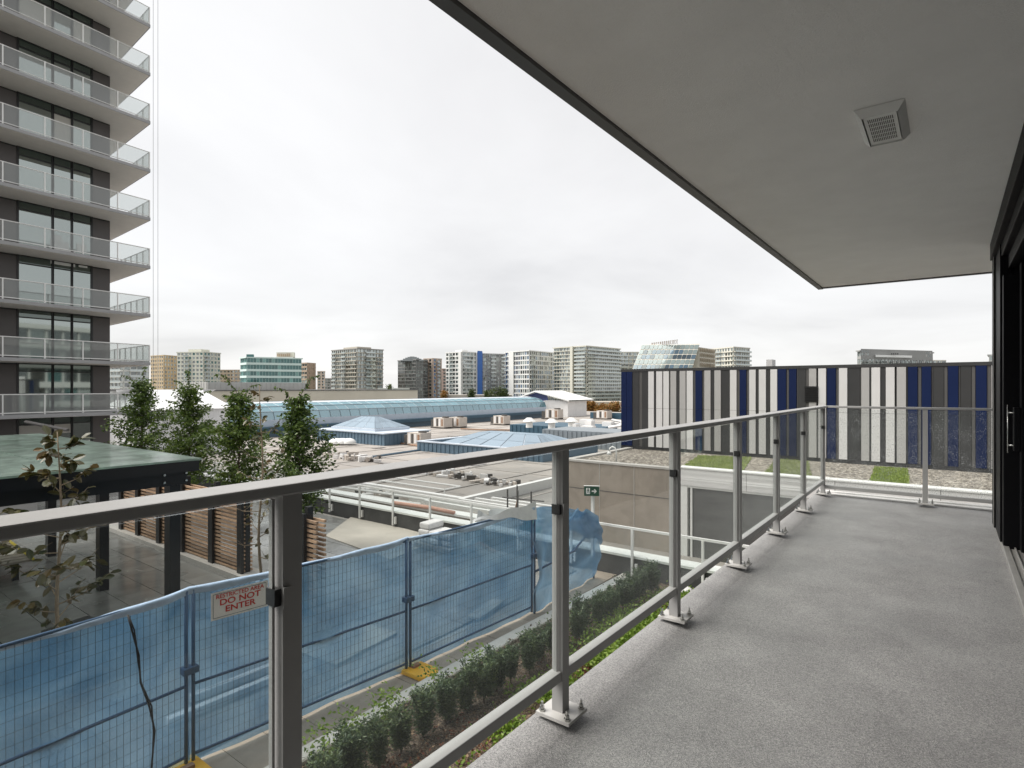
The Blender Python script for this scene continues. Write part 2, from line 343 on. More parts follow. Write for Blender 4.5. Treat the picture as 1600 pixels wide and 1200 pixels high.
def thing(name, label, cat, loc=(0, 0, 0), group=None):
    o = bpy.data.objects.new(name, None); COL.objects.link(o); o.location = loc; o.empty_display_size = .2
    return tag(o, label, cat, group)
def tag(o, label=None, cat=None, group=None, kind=None):
    if label: o['label'] = label
    if cat: o['category'] = cat
    if group: o['group'] = group
    if kind: o['kind'] = kind
    return o
def struct(o): o['kind'] = 'structure'; return o
def stuff(o): o['kind'] = 'stuff'; return o
def inst(src, parent, loc=(0, 0, 0), name=None, rot=None, scale=None):
    o = bpy.data.objects.new(name or src.name.split('.')[0], src.data); COL.objects.link(o); o.parent = parent; o.location = loc
    if rot is not None: o.rotation_euler = rot
    if scale is not None: o.scale = scale
    return o
def clone_tree(root, loc, label=None, rotz=0.0, scale=1.0):
    c = root.copy(); COL.objects.link(c); c.location = loc; c.rotation_euler = (0, 0, rotz); c.scale = (scale, scale, scale)
    if label: c['label'] = label
    for ch in list(root.children):
        d = ch.copy(); COL.objects.link(d); d.parent = c
        for g in list(ch.children):
            h = g.copy(); COL.objects.link(h); h.parent = d
    return c
def one(mb, name, mats, label, cat, group=None, smooth=False, bevel=0.0):
    return tag(mb.build(name, mats, None, smooth, bevel), label, cat, group)
def np_mesh(name, verts, faces, mats, parent=None, midx=None):
    off = np.array(wloc(parent)); me = bpy.data.meshes.new(name)
    verts = np.asarray(verts, dtype=np.float64)-off; faces = np.asarray(faces, dtype=np.int32); k = faces.shape[1]
    me.vertices.add(len(verts)); me.vertices.foreach_set('co', verts.ravel())
    me.loops.add(faces.size); me.loops.foreach_set('vertex_index', faces.ravel())
    me.polygons.add(len(faces)); me.polygons.foreach_set('loop_start', np.arange(0, faces.size, k, dtype=np.int32))
    me.polygons.foreach_set('loop_total', np.full(len(faces), k, dtype=np.int32))
    for mm in (mats if isinstance(mats, (list, tuple)) else [mats]): me.materials.append(mm)
    if midx is not None: me.polygons.foreach_set('material_index', np.asarray(midx, dtype=np.int32))
    me.update(calc_edges=True); me.validate()
    o = bpy.data.objects.new(name, me); COL.objects.link(o)
    if parent is not None: o.parent = parent
    return o
def leaves(pos, dirs, length, width, droop=0.0):
    # one pointed quad per leaf, base at pos, along dirs, with a random roll
    n = len(pos); pos = np.asarray(pos); d = np.asarray(dirs); d = d/np.linalg.norm(d, axis=1, keepdims=True)
    d[:, 2] -= droop; d /= np.linalg.norm(d, axis=1, keepdims=True)
    rnd = rng.normal(size=(n, 3)); s = np.cross(d, rnd); s /= np.linalg.norm(s, axis=1, keepdims=True)+1e-9
    L = (np.asarray(length)*rng.uniform(.7, 1.25, n))[:, None]; W = (np.asarray(width)*rng.uniform(.75, 1.2, n))[:, None]
    V = np.stack([pos, pos+d*L*.45+s*W*.5, pos+d*L, pos+d*L*.45-s*W*.5], axis=1).reshape(-1, 3)
    F = np.arange(4*n).reshape(n, 4)
    return V, F
# ================================================================== THE BALCONY
GZ = -2.6
MR = -4.2
b = MB()
b.box(-1.315, 3.0, -6, 8.02, -.24, 0)
struct(b.build('balcony_floor', deck_m))
# soft upturned lip along the open edges of the membrane
def lip(P, Q, inward, name):
    b = MB(); P = Vector((*P, 0)); Q = Vector((*Q, 0)); inn = Vector((*inward, 0)); n = 60
    prof = [(-.004, -.06), (-.004, .006), (.02, .016), (.06, .016), (.10, .010), (.15, .003), (.19, -.003)]
    b.grid(lambda i, j: (P.lerp(Q, i)+inn*prof[int(round(j*6))][0]+Vector((0, 0, prof[int(round(j*6))][1]*(1+.25*math.sin(i*37)*math.sin(i*11))))), n, 6)
    return struct(b.build(name, deck_m, None, True))
lip((-1.315, -6), (-1.315, 8.02), (1, 0), 'balcony_lip')
b = MB(); b.box(-1.315, 3, 8.024, 8.10, -.20, .035); b.box(-1.30, 3, 7.93, 8.02, 0.004, .02)
struct(b.build('edge_flashing', conc_w))
# ceiling slab above
CZ = 2.62
b = MB(); b.box(-1.34, 9.0, -6, 8.56, CZ, CZ+.30)
ceil = struct(b.build('ceiling', stucco))
b = MB()
b.box(-1.40, -1.342, -6, 8.62, CZ-.018, CZ+.32); b.box(-1.342, 9.0, 8.562, 8.62, CZ-.012, CZ+.32)
struct(b.build('ceiling_drip_edge', drip))
# exhaust vent in the ceiling
vc = (-.2675, 3.42)
vt = thing('ceiling_vent', 'square white louvred exhaust vent set in the balcony ceiling', 'vent', (vc[0], vc[1], CZ))
b = MB()
x0, x1, y0, y1 = -.37, -.165, 3.19, 3.65
# bevelled frame: outer flush ring sloping down to an inner lip
o_ = [(x0, y0), (x1, y0), (x1, y1), (x0, y1)]; k_ = .03; i_ = [(x0+k_, y0+k_), (x1-k_, y0+k_), (x1-k_, y1-k_), (x0+k_, y1-k_)]
for a in range(4):
    c = (a+1) % 4
    b.q([(*o_[a], CZ-.002), (*o_[c], CZ-.002), (*i_[c], CZ-.040), (*i_[a], CZ-.040)])
    b.q([(*i_[a], CZ-.040), (*i_[c], CZ-.040), (*i_[c], CZ-.012), (*i_[a], CZ-.012)])
b.build('frame', white_paint, vt)
b = MB(); b.box(x0+k_+.006, x1-k_-.006, y0+k_+.006, y1-k_-.006, CZ-.034, CZ-.010); b.build('face_plate', white_paint, vt)
b = MB()
for r_ in range(6):
    for c_ in range(14):
        gx = vc[0]-.052+c_*.0076; gy = vc[1]-.155+r_*.053
        b.box(gx, gx+.0038, gy, gy+.040, CZ-.0352, CZ-.030)
stuff(b.build('slot', hvac_d, vt))
# own building: wall with sliding door on the right
WX = .31
hw = thing('apartment_block', 'own apartment block wall with black metal door frames at the right edge of the balcony', 'building', (1, 0, 0))
b = MB(); b.box(.47, 14, -26, 6.13, GZ, 13.5); b.box(WX+.10, 14, 6.14, 7.0, GZ, CZ-.002); b.box(.47, 14, 6.14, 7.0, CZ+.302, 13.5)
b.build('wall', black, hw)
b = MB(); b.box(WX, WX+.09, 6.75, 7.0, .05, CZ-.004); b.box(WX+.012, WX+.08, 6.16, 6.74, .05, CZ-.004); b.build('cladding_panel', black, hw)
b = MB(); b.box(WX-.006, WX-.001, 6.70, 6.715, .06, CZ-.01); b.build('panel_trim', sill_m, hw)
for k in range(4):          # floors of the block above, seen only as reflections in the tower opposite
    b = MB(); z = CZ+.3+k*2.9; b.box(-1.3, .46, -25, 7.9, z+2.62, z+2.9); b.build('upper_slab', conc_w, hw)
    b = MB(); b.box(.455, .465, -25, 6, z+.3, z+2.4); b.build('upper_window', black_glass, hw)
dr = thing('sliding_door', 'black framed glass sliding balcony door with slim steel pull handle', 'door', (.43, 5.5, 0))
b = MB(); b.box(WX+.025, WX+.155, 6.02, 6.135, .03, 2.2); b.build('jamb', black, dr, bevel=.004)
b = MB(); b.box(.425, .468, 5.80, 5.93, .06, 2.25); b.build('stile', black, dr, bevel=.003)
b = MB(); b.box(.438, .450, 5.94, 6.0, .06, 2.25); b.build('pane', black_glass, dr)
b = MB(); b.box(.438, .450, 3.0, 5.79, .06, 2.25); b.build('pane', black_glass, dr)
b = MB(); b.box(.425, .468, 2.2, 2.99, .06, 2.25); b.build('stile', black, dr, bevel=.003)
b = MB(); b.box(WX+.06, .468, -6, 6.13, 2.256, 2.36); b.box(WX+.02, .466, -6, 6.13, 2.365, 2.46); b.box(WX-.02, .464, -6, 6.9, 2.465, CZ-.004); b.build('head', black, dr, bevel=.004)
b = MB(); b.box(WX+.02, WX+.06, -6, 6.9, .0, .05); b.box(WX+.062, .468, -6, 6.0, .002, .035); b.box(WX+.09, WX+.10, -6, 6.0, .035, .052); b.build('track', sill_m, dr, bevel=.003)
hd = MB(); hx = .352; hy = 5.86
hd.tube([(hx, hy, .80), (hx, hy, 1.17)], .0045, 8); hd.tube([(hx, hy, .86), (.425, hy, .86)], .006, 8); hd.tube([(hx, hy, 1.11), (.425, hy, 1.11)], .006, 8)
hd.build('pull_handle', steel, dr, True)
b = MB(); b.box(.385, .424, 5.80, 5.93, .82, 1.15); b.build('lock_case', black, dr, bevel=.003)
# ------------------------------------------------------------------ glass railing
RX, EY = -1.22, 7.81
rl = thing('glass_railing', 'grey aluminium balcony railing with clear glass panels and flat top rail', 'railing', (RX, EY, 0))
b = MB(); b.box(RX-.05, RX+.05, -6, EY+.05, 1.062, 1.087); b.build('top_rail', alu, rl, bevel=.004)
b = MB(); b.box(RX+.051, 3.0, EY-.03, EY+.05, 1.062, 1.087); b.build('top_rail', alu, rl, bevel=.004)
PYS = [EY, 6.65, 5.48, 4.31, 3.12, 1.935, .757, -.42, -1.6, -2.8]
pm = MB(); pm.box(RX-.024, RX+.024, EY-.024, EY+.024, .012, 1.061); post0 = pm.build('post', alu, rl, bevel=.003)
pl = MB(); pl.box(RX-.07, RX+.08, EY-.07, EY+.07, .03, .042); plate0 = pl.build('base_plate', plate_m, rl, bevel=.002)
bo = MB()
bo.tube([(RX, EY, .042), (RX, EY, .05)], .013, 6); bo.tube([(RX, EY, .05), (RX, EY, .062)], .009, 6); bo.tube([(RX, EY, .06), (RX, EY, .078)], .005, 6)
def add_bolts(plate):
    for sx in (-.052, .062):
        for sy in (-.052, .052):
            if plate is plate0 and sx == -.052 and sy == -.052 and not add_bolts.src:
                add_bolts.src.append(bo.build('bolt', steel, plate)); add_bolts.src[0].location = (sx, sy, 0)
            else: inst(add_bolts.src[0], plate, (sx, sy, 0))
add_bolts.src = []
add_bolts(plate0)
cm = MB(); cm.box(RX-.014, RX+.022, EY-.043, EY-.027, .812, .850, 0); clamp0 = cm.build('glass_clamp', alu_dark, rl)
cp = MB(); cp.box(RX+.0265, RX+.031, EY-.026, EY-.006, .805, .852, 0); cp_o = cp.build('clamp_plate', alu, clamp0, bevel=.002)
def add_post(dx_, dy_, rotclamp=False):
    inst(post0, rl, (dx_, dy_, 0)); p = inst(plate0, rl, (dx_, dy_, 0)); add_bolts(p)
for y in PYS[1:]:
    add_post(0, y-EY, 0); c = inst(clamp0, rl, (0, y-EY, 0)); inst(cp_o, c)
for x in (-.22, .85): add_post(x-RX, 0)
SY_ = sorted(PYS)
for a, c in zip(SY_[:-1], SY_[1:]):
    b = MB(); b.box(RX-.022, RX+.022, a+.027, c-.027, .165, .205); b.build('bottom_rail', alu, rl, bevel=.003)
    b = MB(); b.box(RX-.005, RX+.005, a+.040, c-.040, .195, 1.05); b.build('glass_panel', clear_g, rl)
    b = MB(); b.box(RX-.007, RX+.007, c-.0398, c-.0335, .205, 1.05); b.build('glass_gasket', alu, rl)
for a, c in ((RX, -.22), (-.22, .85)):
    b = MB(); b.box(a+.027, c-.027, EY-.022, EY+.022, .10, .14); b.build('bottom_rail', alu, rl, bevel=.003)
    b = MB(); b.box(a+.036, c-.036, EY-.005, EY+.005, .13, 1.05); b.build('glass_panel', drop_g, rl)
# ================================================================== GROUND AND COURTYARD
b = MB(); b.q([(-2500, -2500, -16), (2500, -2500, -16), (2500, 2500, -16), (-2500, 2500, -16)])
struct(b.build('ground', mat('city_ground', (.10, .105, .09), .9, var=.4, vs=.01)))
b = MB(); b.box(-75, -6.32, -30, 11.0, -16, GZ-.03)
cy = struct(b.build('courtyard', joint_m))
tw, th = 1.2, .6
tm = MB(); tm.box(.005, tw-.005, .005, th-.005, -.04, 0); t0 = None
k = 0
for i in range(13):
    for j in range(18):
        X = -6.4-(i+1)*tw; Y = 0.0+j*th
        dz = random.uniform(-.002, .002)
        if t0 is None:
            t0 = tm.build('paver', paver_m, cy); o = t0
        else: o = inst(t0, cy, name='paver')
        o.location = (X, Y, GZ+dz); o.rotation_euler = (random.uniform(-.001, .001), random.uniform(-.001, .001), 0)
b = MB()
b.box(-75, -22.02, -30, 11.0, GZ-.03, GZ-.002); b.box(-22.01, -6.4, -30, -.01, GZ-.03, GZ-.002)
m_far = mat('wet_paving_beyond', (.125, .125, .12), .25, var=.2, vs=1, rvar=.15, stain=.2)
struct(b.build('far_paving', m_far))
# dry screed patch
g = [onz(508, 838, GZ), onz(553, 805, GZ), onz(690, 842, GZ), onz(610, 875, GZ)]
b = MB(); b.prism(g, GZ+.004, GZ+.016); struct(b.build('screed_patch', beige_dry))
# paver strip between the fence and the kerb
sp = MB(); sp.box(-6.30, -5.555, -5, 11.0, GZ-.05, GZ-.02)
strip = struct(sp.build('footpath', joint_m))
s0 = None; y = -3.0; sm = MB(); sm.box(-6.28, -5.56, 0, .43, 0, .05)
while y < 10.8:
    if s0 is None: s0 = sm.build('paver', strip_p, strip); o = s0
    else: o = inst(s0, strip, name='paver')
    o.location = (0, y, GZ-.048+random.uniform(-.002, .002)); y += .438
b = MB(); y = -5.0
b.grid(lambda i, j: ([(-5.55, 0, GZ-.05), (-5.55, 0, GZ+.05), (-5.535, 0, GZ+.065), (-5.335, 0, GZ+.065), (-5.32, 0, GZ+.05), (-5.32, 0, GZ-.05)][int(round(j*5))][0]+max(0, i*16-5-7)*.03,
    -5+i*16, [GZ-.05, GZ+.05, GZ+.065, GZ+.065, GZ+.05, GZ-.05][int(round(j*5))]), 40, 5)
struct(b.build('kerb', kerb_m))
b = MB(); b.grid(lambda i, j: (-5.325+i*5.325, -5+j*16.1, GZ+.02+.03*math.sin(i*31)*math.sin(j*47)+.02*math.sin(j*143+i*40)), 30, 80)
struct(b.build('planting_bed', soil_m, None, True))
# dark parapet with glass guard across the end of the courtyard
pa = thing('parapet_wall', 'low dark waterproofed parapet wall along the end of the courtyard', 'wall', (-14, 11.2, GZ))
b = MB(); b.box(-40, 0, 11.05, 11.35, -16, GZ+.40); b.build('wall', dark_par, pa)
b = MB(); b.box(-40, 0, 11.02, 11.40, GZ+.402, GZ+.45); b.build('coping', white_paint, pa)
gr = thing('courtyard_guard', 'white metal guard rail with glass panels fixed to the dark courtyard parapet', 'railing', (-14, 11.0, GZ))
b = MB(); b.box(-30, 0, 10.97, 11.015, GZ+1.0, GZ+1.045); b.build('top_rail', white_paint, gr)
px = [-22.6+k*1.45 for k in range(16)]
p0 = None
for x in px:
    if p0 is None:
        m_ = MB(); m_.box(-.022, .022, 10.965, 11.012, GZ+.06, GZ+1.0); p0 = m_.build('post', white_paint, gr); p0.location = (x+14, -11.0+11.0, 0)
        m_ = MB(); m_.box(.05, .10, 10.99, 11.045, GZ+.10, GZ+.30)
        # meshes above were written about x=0: shift once
        for vv in p0.data.vertices: vv.co.x -= 14
        for vv in p0.data.vertices: vv.co.x += 0
        brk = m_.build('bracket', white_paint, gr)
        for vv in brk.data.vertices: vv.co.x += 0
        p0.location = (x+14, 0, 0); brk.location = (x, 0, 0)
        for vv in p0.data.vertices: vv.co.x += 0
        p0.location = (x, 0, 0)
        for vv in p0.data.vertices: vv.co.x += 14
    else:
        inst(p0, gr, (x, 0, 0)); inst(brk, gr, (x, 0, 0))
for a, c in zip(px[:-1], px[1:]):
    b = MB(); b.box(a+.03, c-.03, 10.985, 10.995, GZ+.42, GZ+.99); b.build('glass_panel', clear_g, gr)
# ================================================================== SHOPPING CENTRE beyond
ml = thing('shopping_centre', 'sprawling low shopping centre with flat pale roof and blue glass skylights', 'building', (-50, 45, MR))
b = MB(); b.box(-160, 4, 11.41, 18.66, -15.9, MR); b.box(-160, -11.48, 18.661, 120, -15.9, MR-.001); b.build('roof', mall_roof_m, ml)
b = MB(); b.box(-17.6, -11.49, 20.2, 40, MR, MR+.02); b.build('roof_sheet', lower_roof_m, ml)
b = MB()
for q in range(16): b.box(-79.5, -11.6, 21.5+q*4.4, 21.62+q*4.4, MR+.001, MR+.022)
for q in range(14): b.box(-78+q*4.7, -77.88+q*4.7, 21, 91, MR+.024, MR+.04)
stuff(b.build('roof_seam', mat('roof_seam', (.29, .268, .245), .6, var=.2, vs=.4), ml))
random.seed(61); b = MB()
for q in range(26):
    xx, yy = random.uniform(-60, -16), random.uniform(22, 60); a_, c_ = random.uniform(.5, 2.4), random.uniform(.4, 1.6)
    b.box(xx, xx+a_, yy, yy+c_, MR+.0415, MR+.05)
stuff(b.build('roof_patch', mat('roof_patch', (.24, .22, .20), .5, var=.2, vs=.6), ml))
# white capped roof edges and pipe runs near the courtyard
c0 = onz(720, 777, -3.7); c1 = onz(572, 753, -3.7); c2 = onz(862, 745, -3.7)
b = MB(); b.box(-34, c0[0], c0[1]-.15, c0[1]+.15, MR, -3.7); b.box(c0[0]+.001, c0[0]+.30, c0[1]-.15, 34, MR, -3.7); b.build('roof_parapet', white_paint, ml)
b = MB(); b.box(-34, -11.6, 15.7, 16.0, MR, -3.36, 0); b.build('kerb_wall', tanwall, ml)
b = MB(); b.box(-34, -11.6, 15.6, 16.1, -3.358, -3.28); b.build('kerb_cap', white_paint, ml)
for q in range(5):
    b = MB(); yy = 17.1+q*.62; b.box(-17.5+.4*q, -11.55, yy, yy+.16, -3.5-.02*q, -3.36-.02*q); one(b, 'roof_beam', white_paint, ['white steel beam nearest the kerb in the roof frame by the exit sign', 'white steel beam second from the kerb in the roof frame', 'white steel beam in the middle of the roof frame near the tan wall', 'white steel beam fourth from the kerb in the roof frame', 'white steel beam farthest from the kerb in the roof frame'][q], 'beam', 'white beams on the lower roof')
b = MB()
for q in range(3): b.tube([(-26+q*.5, 17+q*.5, MR+.35+.1*q), (-18.3, 17.2+q*.55, MR+.35+.1*q)], .06, 6)
for q in range(2): b.tube([(-27, 21.2+q*1.2, MR+.4), (-20.2, 21.2+q*1.2, MR+.4)], .05, 6)
b.tube([(-20.2, 21.2, MR+.4), (-20.2, 22.4, MR+.4)], .05, 6); b.tube([(-20.2, 21.2, MR), (-20.2, 21.2, MR+.4)], .04, 6)
one(b, 'roof_pipes', white_paint, 'run of white pipes lying on the lower roof beyond the courtyard guard', 'pipes')
b = MB(); b.tube([(-17.6, 15.55, -3.24), (-15.6, 15.6, -3.2), (-14.4, 15.62, -3.24)], .075, 8); one(b, 'insulation_roll', pink, 'pink insulation strip lying along the white kerb on the lower roof', 'insulation', smooth=True)
# plastic sheets and scaffold
def sheet(name, m, P, Q, z0, z1, label, cat, amp=.18, wave=17):
    b = MB(); P = Vector((*P, 0)); Q = Vector((*Q, 0))
    b.grid(lambda i, j: P.lerp(Q, i)+Vector((amp*math.sin(i*wave+j*3)*(1-.5*j), amp*math.cos(i*wave*.7+j*5), z0+(z1-z0)*j-.12*math.sin(i*9)*j)), 24, 10)
    return one(b, name, m, label, cat, smooth=True)
sheet('plastic_sheet', tarp_white, at(745, 17.4), at(812, 16.6), MR, -2.35, 'translucent white plastic sheet hung over scaffold by the exit sign', 'sheet')
sheet('debris_net', green_sheet, at(806, 15.9), at(845, 15.6), MR, -2.35, 'green debris net hung beside the white plastic sheet', 'net', .08)
sf = thing('scaffold', 'thin steel scaffold frame standing on the lower roof behind the plastic sheet', 'scaffold', (*at(820, 17), MR))
for (u, d) in ((793, 17.5), (809, 17.3), (830, 17.1), (808, 18.2)):
    p = at(u, d); b = MB(); b.tube([(*p, MR), (*p, -1.75)], .025, 6); b.build('pole', p_mid, sf)
for z in (-2.0, -2.6, -3.3):
    b = MB(); b.tube([(*at(785, 17.55), z), (*at(850, 16.9), z)], .02, 6); b.build('ledger', p_mid, sf)
b = MB(); b.tube([(*at(793, 17.5), -3.3), (*at(809, 17.3), -2.0)], .018, 6); b.build('brace', rust, sf)
# barrel vault skylight
vx0, vx1, vy0, vy1 = -70.5, -61.0, 26, 92
zb, zt = MR+1.15, -.42
prof = []
for k in range(9):
    a = math.pi*k/8; prof.append((-65.75+4.55*math.cos(a), zb+.75+(zt-zb-.75)*math.sin(a)**.8))
vb = MB(); ns = 44
for s_ in range(ns):
    ya = vy0+(vy1-vy0)*s_/ns; yb = vy0+(vy1-vy0)*(s_+1)/ns
    for k in range(8):
        (xa, za_), (xb, zb_) = prof[k], prof[k+1]
        if k in (3, 4): continue
        vb.q([(xa, ya+.06, za_), (xa, yb-.06, za_), (xb, yb-.06, zb_), (xb, ya+.06, zb_)])
vlt = stuff(vb.build('vault_pane', vault_g, ml)); vlt['label'] = 'pale blue curved glazing of the long barrel skylight'
b = MB()
for s_ in range(ns+1):
    ya = vy0+(vy1-vy0)*s_/ns
    b.tube([(x, ya, z-.02) for x, z in prof], .045, 4)
for k in (1, 2, 6, 7): b.tube([(prof[k][0], vy0, prof[k][1]), (prof[k][0], vy1, prof[k][1])], .07, 4)
stuff(b.build('vault_rib', mat('vault_rib_metal', (.24, .31, .35), .5), ml))
b = MB(); b.q([(prof[3][0], vy0, prof[3][1]+.02), (prof[3][0], vy1, prof[3][1]+.02), (prof[4][0], vy1, prof[4][1]+.04), (prof[4][0], vy0, prof[4][1]+.04)])
b.q([(prof[4][0], vy0, prof[4][1]+.04), (prof[4][0], vy1, prof[4][1]+.04), (prof[5][0], vy1, prof[5][1]+.02), (prof[5][0], vy0, prof[5][1]+.02)])
b.build('vault_cap', vault_top, ml)
b = MB(); b.box(-70.3, -61.2, vy0, vy1, zb, zb+.75); b.build('vault_base', vault_top, ml)
b = MB(); b.box(-71.2, -60.0, vy0, vy1+.5, zb-.45, zb-.002, 0); b.build('vault_eave', blue_dark, ml)
b = MB(); b.box(-70.5, -60.6, vy0, vy1+.3, MR, zb-.452); b.build('vault_wall', blue_clad, ml)
# white hood at the vault's far end
h0 = -68.5; h1 = -57.6
b = MB(); pk = (-64.6, .75)
b.q([(h0-1.5, 93.3, -.9), (pk[0], 93.0, pk[1]), (pk[0], 103, pk[1]), (h0-1.5, 103, -.9)]); b.q([(pk[0], 93.0, pk[1]), (h1+.6, 93.3, -1.0), (h1+.6, 103, -1.0), (pk[0], 103, pk[1])])
b.q([(h0-1.5, 93.3, -1.15), (pk[0], 93.0, pk[1]-.25), (pk[0], 103, pk[1]-.25), (h0-1.5, 103, -1.15)]); b.q([(pk[0], 93.0, pk[1]-.25), (h1+.6, 93.3, -1.25), (h1+.6, 103, -1.25), (pk[0], 103, pk[1]-.25)])
b.q([(h0-1.5, 93.3, -.9), (h0-1.5, 93.3, -1.15), (pk[0], 93., pk[1]-.25), (pk[0], 93., pk[1])]); b.q([(pk[0], 93., pk[1]-.25), (h1+.6, 93.3, -1.25), (h1+.6, 93.3, -1.0), (pk[0], 93., pk[1])])
b.build('hood_roof', white_paint, ml)
b = MB(); b.q([(h0-.6, 94.2, -1.3), (pk[0]+2.4, 94.2, -1.3), (pk[0]+2.2, 94.2, -.1), (pk[0], 94.2, .45), (pk[0]-2, 94.2, -.1)]); b.build('hood_arch', mat('hood_blue', (.10, .13, .30), .5), ml)
b = MB(); b.box(-62.6, h1, 93.9, 101, MR, -1.1); b.tube([(-62.4, 96.2, MR), (-62.4, 96.2, -1.15)], 2.2, 16); b.build('hood_wall', conc_w, ml)
# pyramid skylight on its blue box
def hip(mb, x0, x1, y0, y1, z0, z1, inx, iny, nseg, m=0):
    A = [(x0, y0, z0), (x1, y0, z0), (x1, y1, z0), (x0, y1, z0)]; T = [(x0+inx, y0+iny, z1), (x1-inx, y0+iny, z1), (x1-inx, y1-iny, z1), (x0+inx, y1-iny, z1)]
    for a in range(4):
        c = (a+1) % 4
        for k in range(nseg):
            for r in range(2):
                def pt(fu, fv):
                    p = Vector(A[a]).lerp(Vector(A[c]), fu); q = Vector(T[a]).lerp(Vector(T[c]), fu); return p.lerp(q, fv)
                e_ = .006; u0, u1, v0, v1 = k/nseg+e_, (k+1)/nseg-e_, r/2+e_, (r+1)/2-e_
                mb.q([pt(u0, v0), pt(u1, v0), pt(u1, v1), pt(u0, v1)], m)
    mb.q(T, m)
def ribbed(mb, x0, x1, y0, y1, z0, z1, pitch=.5, m=0):
    mb.box(x0, x1, y0, y1, z0, z1, m)
    x = x0+pitch/2
    while x < x1:
        mb.box(x-.06, x+.06, y0-.05, y0-.001, z0, z1-.06, m); x += pitch
    y = y0+pitch/2
    while y < y1:
        mb.box(x1+.001, x1+.05, y-.06, y+.06, z0, z1-.06, m); y += pitch
k1 = 5.5/6
bx0, bx1, by0, by1 = -53.5, -42.8, 36.7, 42.6
b = MB(); ribbed(b, bx0, bx1, by0, by1, MR, MR+1.1); b.build('skylight_box', blue_clad, ml)
b = MB(); b.box(bx0-.15, bx1+.15, by0-.15, by1+.15, MR+1.102, MR+1.2); b.build('box_cap', vault_top, ml)
b = MB(); hip(b, -52.0, -45.2, 37.6, 42.0, MR+1.5, MR+2.5, 2.3, 1.9, 4); stuff(b.build('skylight_pane', sky_glass, ml))
b = MB(); b.box(-52.1, -45.1, 37.5, 42.1, MR+1.2, MR+1.45); hip(b, -52.05, -45.15, 37.55, 42.05, MR+1.45, MR+2.45, 2.3, 1.9, 1); b.build('skylight_frame', vault_top, ml)
# second hip skylight
bx0, bx1, by0, by1 = -37.2, -24.0, 35.6, 44.0
b = MB()
b.box(bx0, bx1, by0, by0+.35, MR, MR+.8); b.box(bx0, bx0+.35, by0+.351, by1, MR, MR+.8); b.box(bx1-.35, bx1, by0+.351, by1, MR, MR+.8); b.box(bx0+.36, bx1-.36, by1-.35, by1, MR, MR+.8)
x = bx0+.3
while x < bx1: b.box(x-.05, x+.05, by0-.05, by0-.001, MR, MR+.74); x += .5
b.build('skylight_box', blue_clad, ml)
b = MB(); b.box(bx0-.08, bx1+.08, by0-.08, by0+.42, MR+.802, MR+.88); b.box(bx0-.08, bx0+.42, by0+.421, by1, MR+.802, MR+.88); b.build('box_cap', vault_top, ml)
b = MB(); hip(b, bx0+1.2, bx1-.5, by0+1.3, by1-.2, MR+.65, MR+1.6, 2.6, 2.6, 5); stuff(b.build('skylight_pane', sky_glass, ml))
b = MB(); b.box(bx0+1.2, bx1-.5, by0+1.3, by1-.2, MR, MR+.58); hip(b, bx0+1.2, bx1-.5, by0+1.3, by1-.2, MR+.6, MR+1.55, 2.6, 2.6, 1); b.build('skylight_frame', vault_top, ml)
# blue plant enclosures
b = MB(); ribbed(b, -41.0, -29.5, 54, 61, MR, MR+1.25, .6); b.build('plant_enclosure', blue_dark, ml)
b = MB(); ribbed(b, -31.2, -22.8, 46.2, 51, MR, MR+1.55, .5); b.build('plant_enclosure', blue_grey, ml)
b = MB(); ribbed(b, -23.5, -15.5, 47.5, 51, MR, MR+.9, .6); b.build('plant_enclosure', blue_clad, ml)
b = MB(); b.box(-52, -30, 92.5, 93, MR, MR+1.1); b.build('edge_upstand', blue_dark, ml)
b = MB(); b.box(-100, -82, 18, 78.6, MR, .85); b.build('department_store_wall', beige_wall, ml)
b = MB(); b.box(-100.2, -81.85, 17.9, 78.8, .852, 1.0); b.build('store_coping', p_mid, ml)
b = MB(); ribbed(b, -96, -86.5, 41, 57.5, 1.0, 2.15, .8); b.build('rooftop_screen', corr, ml)
b = MB(); ribbed(b, -66, -58, 11.6, 23.6, MR, 1.05, .6); b.build('grey_wing', corr, ml)
b = MB(); b.box(-66.1, -57.9, 11.5, 23.7, 1.052, 1.15); b.build('wing_coping', p_mid, ml)
# rooftop tent
tn = thing('white_tent', 'white gabled membrane tent standing on the shopping centre roof behind the trees', 'tent', (-53, 22, MR))
b = MB(); b.box(-56, -50, 18.3, 25.6, MR, -.35); b.build('tent_wall', tarp_white, tn)
b = MB()
for (xa, za1, xb, zb1) in ((-49.7, -.45, -53, 1.15), (-53, 1.15, -56.3, -.45)):
    b.q([(xa, 18.0, za1), (xa, 25.9, za1), (xb, 24.6, zb1), (xb, 19.3, zb1)])
b.q([(-49.7, 18, -.45), (-53, 19.3, 1.15), (-56.3, 18, -.45)]); b.q([(-49.7, 25.9, -.45), (-53, 24.6, 1.15), (-56.3, 25.9, -.45)])
b.build('tent_roof', tarp_white, tn)
